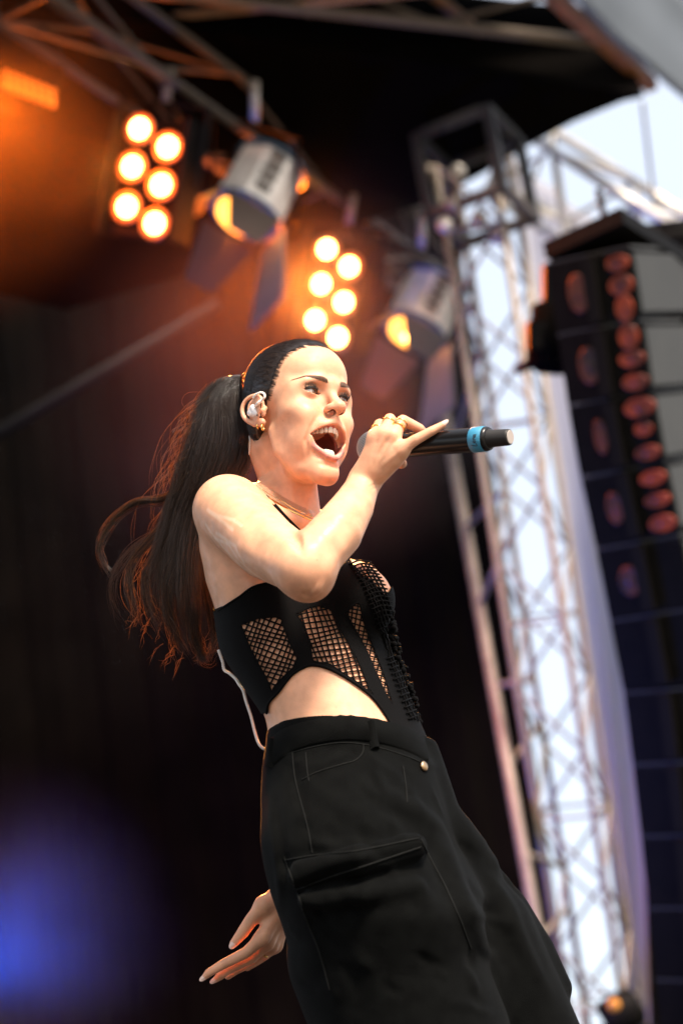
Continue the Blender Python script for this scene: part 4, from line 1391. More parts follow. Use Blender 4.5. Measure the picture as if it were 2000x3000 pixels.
def torus(c, ax, R, r, name, parent, m, n=40, k=8):
    ax = np.asarray(ax, float); ax /= np.linalg.norm(ax)
    e1 = np.cross(ax, [.3, .5, .8]); e1 /= np.linalg.norm(e1); e2 = np.cross(ax, e1)
    vs, fs = [], []
    for i in range(n):
        a = 2 * math.pi * i / n; d_ = math.cos(a) * e1 + math.sin(a) * e2
        for j in range(k):
            b = 2 * math.pi * j / k
            vs.append(c + d_ * (R + r * math.cos(b)) + ax * r * math.sin(b) * 1.5)
    for i in range(n):
        for j in range(k):
            fs.append([i * k + j, ((i + 1) % n) * k + j, ((i + 1) % n) * k + (j + 1) % k, i * k + (j + 1) % k])
    return mesh_obj(name, np.array(vs), np.array(fs), m, parent)
RW = MCAM[:, 0]; UW = MCAM[:, 1]; BW = MCAM[:, 2]
torus(hw(755, 1249, -77), RW + .25 * BW + .15 * UW, .0040, .0008, 'hoop_earring', singer, m_gold)
torus(hw(769, 1252, -76), RW + .30 * BW + .2 * UW, .0048, .0010, 'hoop_earring', singer, m_gold)
def ring_on(finger, seg, t, extra, r, dct=HAND):
    a, b = dct[finger][seg], dct[finger][seg + 1]
    A, B = h2w(ph(*a[:3])), h2w(ph(*b[:3]))
    rr = (a[3] + (b[3] - a[3]) * t) / 1000 + extra
    torus(A + (B - A) * t, B - A, rr, r, 'ring', singer, m_gold)
ring_on('index', 0, .62, .0006, .0012)
ring_on('middle', 0, .80, .0005, .0010)
ring_on('ring', 0, .60, .0007, .0017)
ring_on('ring', 0, .86, .0004, .0008)
ring_on('ring', 0, .45, .0006, .0009, LEFT)
m_nail = mat('nail', (.78, .55, .46), rough=.15, spec=.6, coat=.5)
def nail(c, along, normal, L, W, name='fingernail'):
    along = along / np.linalg.norm(along); normal = normal - along * (normal @ along); normal /= np.linalg.norm(normal)
    side = np.cross(along, normal)
    vs, fs = [], []
    n, k = 8, 9
    for layer in (0, 1):
        for i in range(n + 1):
            t = i / n
            w = W / 2 * (1 - .12 * t) * math.sqrt(max(1 - max(0, (t - .55) / .47) ** 2.2, .02)) * (.75 + .25 * min(1, t * 4))
            for j in range(k):
                s = (j / (k - 1) * 2 - 1)
                vs.append(c + along * L * t + side * s * w + normal * (-(s * w) ** 2 / (W * .9) + .0002 - .0006 * layer + .0004 * math.sin(t * 3)))
    o = (n + 1) * k
    for i in range(n):
        for j in range(k - 1):
            q = [i * k + j, i * k + j + 1, (i + 1) * k + j + 1, (i + 1) * k + j]
            fs.append(q); fs.append([x + o for x in q[::-1]])
    return mesh_obj(name, np.array(vs), np.array(fs), m_nail, singer)
pk = HAND['pinky']
a_, b_ = h2w(ph(*pk[2][:3])), h2w(ph(*pk[3][:3])); dr = (b_ - a_) / np.linalg.norm(b_ - a_)
nail(b_ - dr * .007 + (UW * .55 + BW * .8) * .0050, dr, UW * .55 + BW * .8, .0165, .0085)
th_ = LEFT['thumb']
a_, b_ = h2w(ph(*th_[2][:3])), h2w(ph(*th_[3][:3])); dr = (b_ - a_) / np.linalg.norm(b_ - a_)
nail(b_ - dr * .010 + (BW * .95 + UW * -.1 - RW * .1) * .0066, dr, BW * .95 - UW * .1 - RW * .1, .018, .0118)
for fn, w in (('index', .0085), ('middle', .0085)):
    a_, b_ = h2w(ph(*LEFT[fn][3][:3])), h2w(ph(*LEFT[fn][4][:3])); dr = (b_ - a_) / np.linalg.norm(b_ - a_)
    nail(b_ - dr * .004 + (UW * .4 + BW * .8) * .0046, dr, UW * .4 + BW * .8, .013, w)
# clear choker with a gold thread
m_choker = mat('clear_plastic', (.95, .80, .60), rough=.06, spec=.6, trans=.85)
ck = [(725, 1408), (770, 1434), (815, 1460), (862, 1486), (914, 1510)]
ch = strap(ck, 22, 'choker', singer, m_choker, .0035, chest)
strap([(u - 1, v + 5) for u, v in ck], 4, 'gold_thread', ch, m_gold, .0012, chest)
strap([(u - 3, v + 14) for u, v in ck], 4, 'gold_thread', ch, m_gold, .0012, chest)

# ------------------------------------------------------------------ boots, out of the frame on the stage floor
m_boot = mat('boot_leather', (.015, .014, .013), rough=.4)
TRB = {}
for (u, v, dz) in ((1300, 3400, .30), (1600, 3400, .15)):
    top = wp(u, v, D0 - dz)
    fl = np.array([top[0] + .05, top[1] + .03, .0])
    mb = MB()
    if top[2] > .1:
        mb.tube([top, fl + [0, 0, .10]], [.118, .10], 16)
        mb.build('trouser_leg', m_denim, trousers, smooth=True)
    bo = MB()
    f2 = np.array([.75, -.66, 0]); s2 = np.array([.66, .75, 0])
    pts = [fl - f2 * .06 + [0, 0, .055], fl + f2 * .02 + [0, 0, .055], fl + f2 * .12 + [0, 0, .045], fl + f2 * .19 + [0, 0, .035]]
    bo.tube(pts, [.045, .05, .047, .03], 14)
    bo.tube([fl + [0, 0, .06], fl + [0, 0, .16]], [.05, .055], 14)
    bo.box(fl + f2 * .06 + [0, 0, .013], f2 * .14, s2 * .045, np.array([0, 0, .0125]))
    bo.build('boot', m_boot, singer, smooth=True)

# ------------------------------------------------------------------ microphone
A_, B_ = c2w(MIC_A), c2w(MIC_B)
AX = (B_ - A_); MLEN = np.linalg.norm(AX); AX /= MLEN
def mu(u): return (u - 1094) / 302.0 * MLEN
mic = empty('microphone', A_, 'black handheld wireless microphone with a blue name tape held to her mouth', 'microphone')
m_mic = mat('mic_black', (.006, .0055, .0055), rough=.25, spec=.35)
m_mic2 = mat('mic_matte', (.016, .014, .013), rough=.5, spec=.3)
body_m = MB()
body_m.lathe(A_, AX, [(.018, .0195), (.024, .0215), (.034, .0212), (.040, .0188), (.060, .0183), (mu(1300), .0185), (mu(1386), .0186), (mu(1425), .0186), (mu(1432), .0170), (mu(1433), .013)], 40)
body_m.build('mic_body', m_mic, mic, smooth=True)
an = MB()
an.lathe(A_, AX, [(mu(1428), .0148), (mu(1434), .0146), (mu(1440), .0132), (mu(1484), .0126), (mu(1489), .0118), (mu(1490.5), .0100)], 32)
an.build('antenna', m_mic2, mic, smooth=True)
an = MB(); an.lathe(A_, AX, [(mu(1490.3), .0104), (mu(1491.5), .0100)], 32); ed = an.build('end_cap', mat('mic_end', (.42, .36, .32), rough=.6), mic)
tp_ = MB()
tp_.lathe(A_, AX, [(mu(1386), .0188), (mu(1387), .0193), (mu(1420), .0193), (mu(1421), .0188)], 48)
tape = tp_.build('name_tape', mat('blue_tape', (.035, .22, .36), rough=.5, bump=.3, bscale=300), mic, smooth=True)
e_c = CAM - (A_ + AX * mu(1403)); e_c -= AX * (e_c @ AX); e_c /= np.linalg.norm(e_c)
e_u = UW - AX * (UW @ AX) - e_c * (UW @ e_c); e_u /= np.linalg.norm(e_u)
STK = [[(.30, 1.0), (.12, .12), (.30, .02), (.56, .12)], [(.66, .30), (.95, .38), (.88, .58), (.70, .48), (.70, .16), (1.0, .10)],
       [(1.12, .52), (1.10, .06)], [(1.11, .34), (1.30, .54), (1.42, .42), (1.42, .08)],
       [(1.88, .50), (1.64, .48), (1.60, .16), (1.76, .06), (1.88, .36)], [(1.90, .54), (1.90, .08), (2.0, .06)]]
tx = MB()
SC_T = .0098
for s_ in STK:
    pts = []
    for (x, y) in spline(s_, 12):
        th = ((x - 1.0) * SC_T - .001) / .0194
        al = mu(1405) - (y - .42) * SC_T
        pts.append(A_ + AX * al + (e_c * math.cos(th) + e_u * math.sin(th)) * .01945)
    tx.tube(pts, .00062, 5)
tx.build('lettering', mat('marker_ink', (.012, .012, .015), rough=.6), tape, smooth=True)
gr = MB()
m_wire = mat('grille_steel', (.42, .42, .42), rough=.35, metal=.9)
def gprof(t):     # t 0 = front pole .. 1 = collar
    a = t * math.radians(132)
    return -math.cos(a) * .0255, math.sin(a) * .0255
gr.lathe(A_, AX, [gprof(t) for t in np.linspace(.02, 1, 24)], 40)
core = gr.build('grille', mat('grille_foam', (.05, .05, .05), rough=.9), mic, smooth=True)
gw = MB()
g1 = np.cross(AX, [.1, .2, .97]); g1 /= np.linalg.norm(g1); g2 = np.cross(AX, g1)
for sgn in (-1, 1):
    for k in range(40):
        pts = []
        for t in np.linspace(.06, 1, 22):
            h, r = gprof(t); a = 2 * math.pi * k / 40 + sgn * t * 1.5
            pts.append(A_ + AX * h + (r + .0004) * (math.cos(a) * g1 + math.sin(a) * g2))
        gw.tube(pts, .00062, 4, cap=False)
gw.build('grille_wire', m_wire, core, smooth=True)['kind'] = 'stuff'

# ================================================================== the stage
E1 = np.array([.49, .872, 0.0]); E1 /= np.linalg.norm(E1)      # along the stage front, away to the right
E2 = np.array([-E1[1], E1[0], 0.0])                             # into the stage
ZZ = np.array([0, 0, 1.0])
def onz(u, v, H):
    d = wp(u, v, 1.0) - CAM
    return CAM + d * ((H - CAM[2]) / d[2])
m_alu = mat('aluminium', (.26, .21, .165), rough=.5, metal=.35, noise=.25, nscale=25)
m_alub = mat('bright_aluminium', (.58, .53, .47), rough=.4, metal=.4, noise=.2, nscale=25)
m_blk = mat('black_paint', (.012, .011, .010), rough=.5, noise=.3)
m_truss_blk = mat('black_truss', (.065, .047, .034), rough=.55, noise=.3)
m_velvet = mat('black_drape', (.0020, .0014, .0010), rough=.95, spec=.03, noise=.4, nscale=4)
m_cloth = mat('grey_cloth', (.47, .46, .50), rough=.85, spec=.2, noise=.10, nscale=3)

def wpy(u, v, Y):
    d = wp(u, v, 1.0) - CAM
    return CAM + d * ((Y - CAM[1]) / d[1])
def structure(o):
    o['kind'] = 'structure'
    return o
# ground, stage deck
g = MB(); g.box([0, 400, -1.45], [900, 0, 0], [0, 900, 0], [0, 0, .05]); structure(g.build('ground', mat('ground', (.22, .20, .16), rough=.95, noise=.4, nscale=.4)))
K6 = onz(1913, 274, 6.0)
dk = MB()
o_ = np.array([K6[0], K6[1], 0]) - E1 * 8.5 + E2 * 2.2
dk.box(o_ + [0, 0, -.35], E1 * 9.2, E2 * 5.2, ZZ * .33)
dk.box(np.array([0, 4.2, -.35]), E1 * 3.2, E2 * 2.3, ZZ * .328)
structure(dk.build('stage_floor', mat('stage_floor', (.02, .019, .018), rough=.6, noise=.3, nscale=8)))

def grid_cloth(corners, nu, nv, m, name, folds=0.0, nf=9, seed=1, label=None, cat=None, structure_=False, thick=.004):
    """corners: tl, tr, br, bl (world); folds push along the normal"""
    tl, tr, br, bl = [np.asarray(c, float) for c in corners]
    n = np.cross(tr - tl, bl - tl); n /= np.linalg.norm(n)
    rg = np.random.default_rng(seed)
    ph_ = rg.uniform(0, 6.28, 6)
    vs = []
    for j in range(nv + 1):
        t = j / nv
        for i in range(nu + 1):
            s = i / nu
            p = (tl * (1 - s) + tr * s) * (1 - t) + (bl * (1 - s) + br * s) * t
            w = math.sin(s * nf * 6.28 + ph_[0] + .6 * math.sin(t * 4 + ph_[1])) + .5 * math.sin(s * nf * 15.1 + ph_[2] + t * 2) + .3 * math.sin(t * 9 + s * 5 + ph_[3])
            vs.append(p + n * folds * w)
    fs = [[j * (nu + 1) + i, j * (nu + 1) + i + 1, (j + 1) * (nu + 1) + i + 1, (j + 1) * (nu + 1) + i] for j in range(nv) for i in range(nu)]
    ob = mesh_obj(name, np.array(vs), np.array(fs), m, origin=bl)
    so = ob.modifiers.new('thickness', 'SOLIDIFY'); so.thickness = thick
    if label: tag(ob, label, cat)
    return ob
# black side drape behind the singer, its right edge along the tower
dR = 12.3
grid_cloth([wpy(-2600, -500, 11.6), wpy(1292, 350, 11.5), wpy(1836, 4080, 11.5), wpy(-2600, 4700, 11.6)], 260, 30, m_velvet, 'stage_drape', .02, 26, 3, 'black stage drape hanging in folds behind the singer', 'drape')
grid_cloth([wpy(1825, 690, 11.4), wpy(2500, 640, 11.4), wpy(2700, 4000, 11.4), wpy(1935, 4000, 11.4)], 50, 30, m_velvet, 'wing_drape', .03, 7, 5, 'black wing drape behind the hanging loudspeaker column at the right edge', 'drape')
gc = grid_cloth([wpy(1500, 470, 11.9), wpy(1800, 690, 11.9), wpy(1958, 3700, 11.9), wpy(1944, 3700, 11.9)], 30, 60, m_cloth, 'grey_tarpaulin', .018, 2.2, 9, 'pale grey tarpaulin strip hanging between the tower and the black drape', 'tarpaulin')
# eyelets with ties down its right edge
tl_, bl_ = wpy(1800, 690, 11.85), wpy(1930, 3100, 11.85)
for k in range(14):
    p = tl_ + (bl_ - tl_) * (.08 + k * .066)
    mb = MB(); a = np.linspace(0, 2 * math.pi, 17)
    mb.tube(p + RIGHT * .05 * np.cos(a)[:, None] * .6 + UP * .05 * np.sin(a)[:, None] + RIGHT * .02 - _f * .02, .008, 6)
    mb.build('tie', m_alub, gc, smooth=True)

for m_, c_, k_ in ((m_cloth, .68, .55),):
    _nt = m_.node_tree
    _t = _nt.nodes.new('ShaderNodeBsdfTranslucent'); _t.inputs['Color'].default_value = (c_, c_, c_ * 1.06, 1)
    _x = _nt.nodes.new('ShaderNodeMixShader'); _x.inputs[0].default_value = k_
    _nt.links.new(_nt.nodes['Principled BSDF'].outputs[0], _x.inputs[1]); _nt.links.new(_t.outputs[0], _x.inputs[2]); _nt.links.new(_x.outputs[0], _nt.nodes['Material Output'].inputs['Surface'])

# ---- truss builder: every chord and brace its own part
def box_truss(name, a, b, side, up, w, h, rc, rb, bay, m, label, group=None, chords=(0, 1, 2, 3), cat='truss', origin=None):
    a, b = np.asarray(a, float), np.asarray(b, float)
    L = np.linalg.norm(b - a); ax = (b - a) / L
    side = side - ax * (side @ ax); side /= np.linalg.norm(side)
    up = np.cross(ax, side) if up is None else up - ax * (up @ ax) - side * (up @ side); up /= np.linalg.norm(up)
    root = empty(name, a if origin is None else origin, label, cat, group)
    off = [side * w / 2 * sx + up * h / 2 * sy for sx, sy in ((-1, -1), (1, -1), (1, 1), (-1, 1))]
    for k in chords:
        mb = MB(); mb.tube([a + off[k], a + ax * L / 2 + off[k], b + off[k]], rc, 10); mb.build('chord', m, root, smooth=True)
    n = max(1, int(L / bay))
    faces = [(0, 1), (1, 2), (2, 3), (3, 0)]
    for fi, (p, q) in enumerate(faces):
        if p not in chords or q not in chords: continue
        for i in range(n):
            s0, s1 = a + ax * L * i / n, a + ax * L * (i + 1) / n
            mb = MB()
            if (i + fi) % 2: mb.tube([s0 + off[p], s1 + off[q]], rb, 7, cap=False)
            else: mb.tube([s0 + off[q], s1 + off[p]], rb, 7, cap=False)
            mb.build('brace', m, root, smooth=True)
            if i % 3 == 0:
                mb = MB(); mb.tube([s0 + off[p], s0 + off[q]], rb * .9, 7, cap=False); mb.build('rung', m, root, smooth=True)
    return root
# tower: vertical square truss
T0 = wp(1700, 2510, 11.2)
tow_t = wp(1384, 470, 11.0)
tow_b = T0 + (T0 - tow_t) * ((T0[2] + 1.3) / (tow_t[2] - T0[2]))
sd = np.array([math.cos(math.radians(24)), -math.sin(math.radians(24)), 0])
tower = box_truss('truss_tower', tow_b, tow_t, sd, None, .27, .27, .017, .008, .30, m_alu, 'tall aluminium lattice tower standing behind the microphone', cat='tower')
# thick pale pole at the tower's left, with short stubs to the tower
p0, p1 = wp(1650, 2990, 11.0), wp(1300, 1150, 11.0)
pole_x = wp(1516, 2408, 11.0)
pole = empty('support_pole', [pole_x[0], pole_x[1], -1.3], 'thick pale metal pole left of the lattice tower, braced to it', 'pole')
mb = MB(); mb.tube([[pole_x[0], pole_x[1], -1.3], [pole_x[0], pole_x[1], 2], [pole_x[0], pole_x[1], 5.2]], .027, 14); mb.build('pole_tube', m_alu, pole, smooth=True)
for k in range(15):
    z = -.6 + k * .4
    tcorner = tow_b + (tow_t - tow_b) * ((z + 1.3) / (tow_t[2] + 1.3)) + np.array([-.09, .05, 0])
    mb = MB(); mb.tube([[pole_x[0], pole_x[1], z], [tcorner[0], tcorner[1], z + (.22 if k % 2 else -.02)]], .014, 8); mb.build('brace', m_alu, pole, smooth=True)
# clamps and small couplers clipped on the tower
rgb_ = random.Random(9)
# tower head: sleeve block with hoist
sb = empty('tower_head', tow_t, 'dark sleeve block with pulleys on top of the lattice tower under the roof', 'tower head')
hb = tow_t + (T0 - tow_t) * .025
for sx in (-1, 1):
    for sy in (-1, 1):
        mb = MB(); mb.box(hb + sd * .18 * sx + np.cross(ZZ, sd) * .18 * sy, sd * .022, np.cross(ZZ, sd) * .022, ZZ * .22); mb.build('sleeve_post', m_blk, sb)
for dz_ in (-.2, .21):
    for ax_ in (sd, np.cross(ZZ, sd)):
        for s_ in (-1, 1):
            mb = MB(); mb.box(hb + ZZ * dz_ + ax_ * .18 * s_, ax_ * .02, np.cross(ZZ, ax_) * .157, ZZ * .02); mb.build('sleeve_rail', m_blk if dz_ > 0 else m_truss_blk, sb)
for k in range(7):
    mb = MB(); c_ = hb + sd * rgb_.uniform(-.2, .25) + np.cross(ZZ, sd) * rgb_.uniform(-.25, .1) + ZZ * rgb_.uniform(-.35, .2)
    mb.lathe(c_, np.array([rgb_.uniform(-1, 1), -1, rgb_.uniform(-.4, .4)]), [(0, .02), (.01, .036), (.04, .036), (.05, .02)], 14)
    mb.build('pulley', m_alub if k % 2 else m_alu, sb, smooth=True)
# light cables running down the tower
mbc = MB()
for k in range(2):
    off_ = sd * (-.09 + .18 * k) + np.array([0, .03, 0])
    mbc.tube([tow_b + (tow_t - tow_b) * q_ + off_ + np.array([.008 * math.sin(q_ * 13 + k), .008 * math.cos(q_ * 11 + k), 0]) for q_ in np.linspace(.02, .97, 30)], .005, 6)
tag(mbc.build('cable_bundle', m_blk, smooth=True, origin=tow_b), 'thin dark cables running down inside the lattice tower', 'cables')

# ---- roof
RH = 6.0
K = onz(1913, 274, RH)
SB = onz(1460, 226, RH) - K; SB[2] = 0; E3 = SB / np.linalg.norm(SB)      # the side beam runs this way
rf = empty('stage_roof', K, 'black stage roof seen from below with its corner at the upper right', 'roof')
sheet = MB()
c0, c1, c2_, c3 = K, K - E1 * 16, K - E1 * 16 + E3 * 12, K + E3 * 12
vs = [p + ZZ * (h) for p in (c0, c1, c2_, c3) for h in (.50, .54)]
sheet.add(vs, [[0, 2, 4, 6], [1, 7, 5, 3], [0, 1, 3, 2], [2, 3, 5, 4], [4, 5, 7, 6], [6, 7, 1, 0]])
sheet.build('roof_skin', m_velvet, rf)
m_raf = mat('rafter_alu', (.16, .125, .095), rough=.5, noise=.3)
m_beam = mat('orange_lit_beam', (.30, .115, .04), rough=.5, noise=.35, nscale=6)  # orange lamp light on the beams, put into their base colour
mb = MB(); mb.box(K - E1 * 8 + ZZ * .05, E1 * 8, E2 * .03, ZZ * .035); mb.build('front_beam', m_beam, rf)
N3 = np.cross(ZZ, E3)
if N3 @ (CAM - K) < 0: N3 = -N3
mb = MB(); mb.box(K + E3 * 6 + ZZ * .05, E3 * 5.93, N3 * .035, ZZ * .032); mb.build('side_beam', m_beam, rf)
sk = MB()
kd = np.linalg.norm(K - CAM)
sp = [K + E3 * .10 - N3 * .06 + ZZ * .5, K + E3 * 12 - N3 * .06 + ZZ * .5] + [wp(u, v, 11.35) for u, v in ((200, 900), (1250, 590), (1420, 500), (1543, 424), (1690, 346), (1835, 286), (1885, 276))]
sp2 = [p - N3 * .03 for p in sp]; m_ = len(sp)
sk.add(sp + sp2, [list(range(m_)), list(range(2 * m_ - 1, m_ - 1, -1))] + [[i, (i + 1) % m_, (i + 1) % m_ + m_, i + m_] for i in range(m_)])
sk.build('side_skirt', m_velvet, rf)
for k in (.3, .7, 1.15, 1.7, 2.4, 3.4, 4.6, 6.0):
    o = K - E1 * 1.55 * k
    for h_, r_ in ((.06, .028), (.40, .024)):
        mb = MB(); mb.tube([o + ZZ * h_, o + E3 * 5 + ZZ * h_, o + E3 * 11 + ZZ * h_], r_, 8); mb.build('rafter', m_raf, rf, smooth=True)
    for j in range(12):
        mb = MB(); mb.tube([o + E3 * .9 * j + ZZ * (.06 if j % 2 else .40), o + E3 * .9 * (j + 1) + ZZ * (.40 if j % 2 else .06)], .014, 6); mb.build('web', m_raf, rf, smooth=True)
m_dull = mat('warm_purlin', (.42, .22, .11), rough=.55, noise=.3)
for k in range(1, 10):
    o = K + E3 * .85 * k + ZZ * .20 - E1 * .1
    mb = MB(); mb.tube([o, o - E1 * 8, o - E1 * 15.6], .028, 8); mb.build('purlin', m_dull if k in (1, 4, 6) else m_raf, rf, smooth=True)
for k in range(5):
    o = K - E1 * (1.2 + 2.2 * k)
    mb = MB(); mb.tube([o + E2 * .05 + ZZ * .06, o - E1 * 1.3 + E2 * 2.0 + ZZ * .10], .018, 8); mb.build('wind_brace', m_dull, rf, smooth=True)
# fascia cloth outside the front beam
m_fas = mat('fascia', (.12, .14, .165), rough=.7, noise=.12, nscale=2)
OUT = -E2
pts_f = [K + OUT * .07 + E1 * .5 + ZZ * .02, K + OUT * .07 - E1 * 15 + ZZ * .02]
top_f = [p + ZZ * .46 + OUT * .16 for p in pts_f]
fa = grid_cloth([top_f[1], top_f[0], pts_f[0], pts_f[1]], 120, 8, m_fas, 'fascia', .012, 12, 4)
fa.parent = rf; fa.location = fa.location - rf.location
fr = MB(); fr.tube([top_f[1] + ZZ * .02, (top_f[0] + top_f[1]) / 2 + ZZ * .02, top_f[0] + ZZ * .02], .03, 8); fr.build('fascia_rail', m_blk, rf, smooth=True)
pipe = MB(); pipe.tube([K + OUT * .34 + ZZ * .60 - E1 * 2.9, K + OUT * .34 + ZZ * .57 - E1 * 1.0], .09, 16); pipe.build('rolled_canvas', mat('canvas', (.30, .28, .25), rough=.8, noise=.3, nscale=6), rf, smooth=True)

# ---- lighting truss hung under the roof
la, lb = onz(60, -70, 5.72), onz(1300, 803, 5.72)
ltr = box_truss('lighting_truss', la, lb, E2.copy(), None, .26, .30, .022, .010, .62, m_truss_blk, 'black lighting truss running diagonally under the roof above the lamps')
lc, ld = wp(-40, 1290, 11.9), wp(640, 890, 12.1)
mb = MB(); mb.tube([lc, (lc + ld) / 2, ld], .03, 10)
tag(mb.build('back_pipe', mat('dull_steel', (.005, .0036, .0025), rough=.7, spec=.2), smooth=True, origin=lc), 'dim metal pipe crossing the dark backdrop left of the ponytail', 'pipe')

# ---- horizontal outrigger truss in the sun, at the upper right
box_truss('outrigger_truss', wp(1520, 470, 12.2), wp(2010, 790, 11.4), UP.copy(), None, .36, .30, .024, .012, .30, m_alub, 'sunlit aluminium truss sloping down to the right under the sky')
mb = MB()
mb.tube([wp(1880, 300, 11.0), wp(1920, 640, 11.6)], .008, 6)
tag(mb.build('guy_wire', m_alu, smooth=True, origin=wp(1920, 640, 11.6)), 'thin wire hanging from the roof corner down to the sunlit truss', 'wire')

# ---- lamps
m_bulb = mat('lamp_on', (1, .8, .5), emit=(1.0, .40, .075), estr=18.0)
m_refl = mat('lamp_glow', (1, .6, .2), emit=(1.0, .33, .03), estr=2.2)
m_hous = mat('housing_black', (.006, .0045, .004), rough=.8, spec=.1)
m_rim = mat('lamp_rim', (.35, .22, .12), rough=.3, metal=.7)
def spot(loc, aim, power, col, size, blend, name, rad=.05):
    l = bpy.data.lights.new(name, 'SPOT'); l.energy = power; l.color = col; l.spot_size = math.radians(size); l.spot_blend = blend; l.shadow_soft_size = rad
    o = bpy.data.objects.new(name, l); COL.objects.link(o)
    o.location = loc
    o.rotation_euler = (Vector(aim) - Vector(loc)).to_track_quat('-Z', 'Y').to_euler()
    return o
def blinder(px6, d, yaw, label):
    """px6: lamp centres, three rows of two"""
    P = [wp(u * 1.2755, v * 1.2755, d + yaw * (i % 2)) for i, (u, v) in enumerate(px6)]
    c = np.mean(P, axis=0)
    ex = ((P[1] - P[0]) + (P[3] - P[2]) + (P[5] - P[4])) / 3
    ey = ((P[4] - P[0]) + (P[5] - P[1])) / 4
    n = np.cross(ex, ey); n /= np.linalg.norm(n)
    if n @ (CAM - c) < 0: n = -n
    hy = ey / np.linalg.norm(ey); hx = ex - hy * (ex @ hy)
    sx, sy = np.linalg.norm(ex), np.linalg.norm(ey)
    hx /= np.linalg.norm(hx)
    root = empty('blinder_lamp', c, label, 'stage light', 'six-bulb blinders under the lighting truss')
    mb = MB(); mb.box(c - n * .085, hx * (sx * .98), hy * (sy * 1.52), n * .06); mb.build('housing', m_hous, root)
    for s in (-1, 1):
        mb = MB(); mb.box(c - n * .05 + hx * (sx * 1.0 + .012) * s, hx * .008, hy * sy * 1.55, n * .10); mb.build('side_plate', m_hous, root)
    for p in P:
        p = p - n * ((p - c) @ n)
        mb = MB(); mb.lathe(p - n * .028, n, [(0, .040), (.004, .058), (.022, .066), (.026, .066), (.026, .060)], 24); rim = mb.build('lamp_rim', m_rim, root, smooth=True)
        mb = MB(); mb.lathe(p - n * .004, n, [(0, .040), (.006, .038), (.012, .028), (.014, .010)], 24); mb.build('bulb', m_bulb, rim, smooth=True)
    # yoke and clamp up to the truss
    for s in (-1, 1):
        mb = MB(); mb.box(c - n * .06 + hx * (sx + .05) * s - hy * sy * .9, hx * .006, hy * sy * 1.0, n * .022); mb.build('yoke_arm', m_hous, root)
    mb = MB(); mb.box(c - n * .06 - hy * sy * 1.92, hx * (sx + .056), hy * .008, n * .022); mb.build('yoke_bar', m_hous, root)
    mb = MB(); mb.tube([c - n * .06 - hy * sy * 1.9, c - n * .06 - hy * (sy * 1.9 + .16)], .02, 10); mb.build('clamp', m_alu, root, smooth=True)
    return c, n, hx, hy
B1 = [(320, 295), (385, 337), (303, 382), (370, 425), (291, 475), (355, 513)]
B2 = [(750, 572), (801, 612), (737, 652), (789, 694), (723, 735), (775, 775)]
b1 = blinder(B1, 10.1, -.05, 'glowing six-bulb blinder hanging at the upper left')
b2 = blinder(B2, 11.2, -.05, 'glowing six-bulb blinder just above the top of her head')
for (c, n, hx, hy), pw in ((b1, 150), (b2, 150)):
    spot(c + n * .12, c + n * 2 - ZZ * .3, pw, (1.0, .15, .008), 140, .6, 'blinder_light', .2)

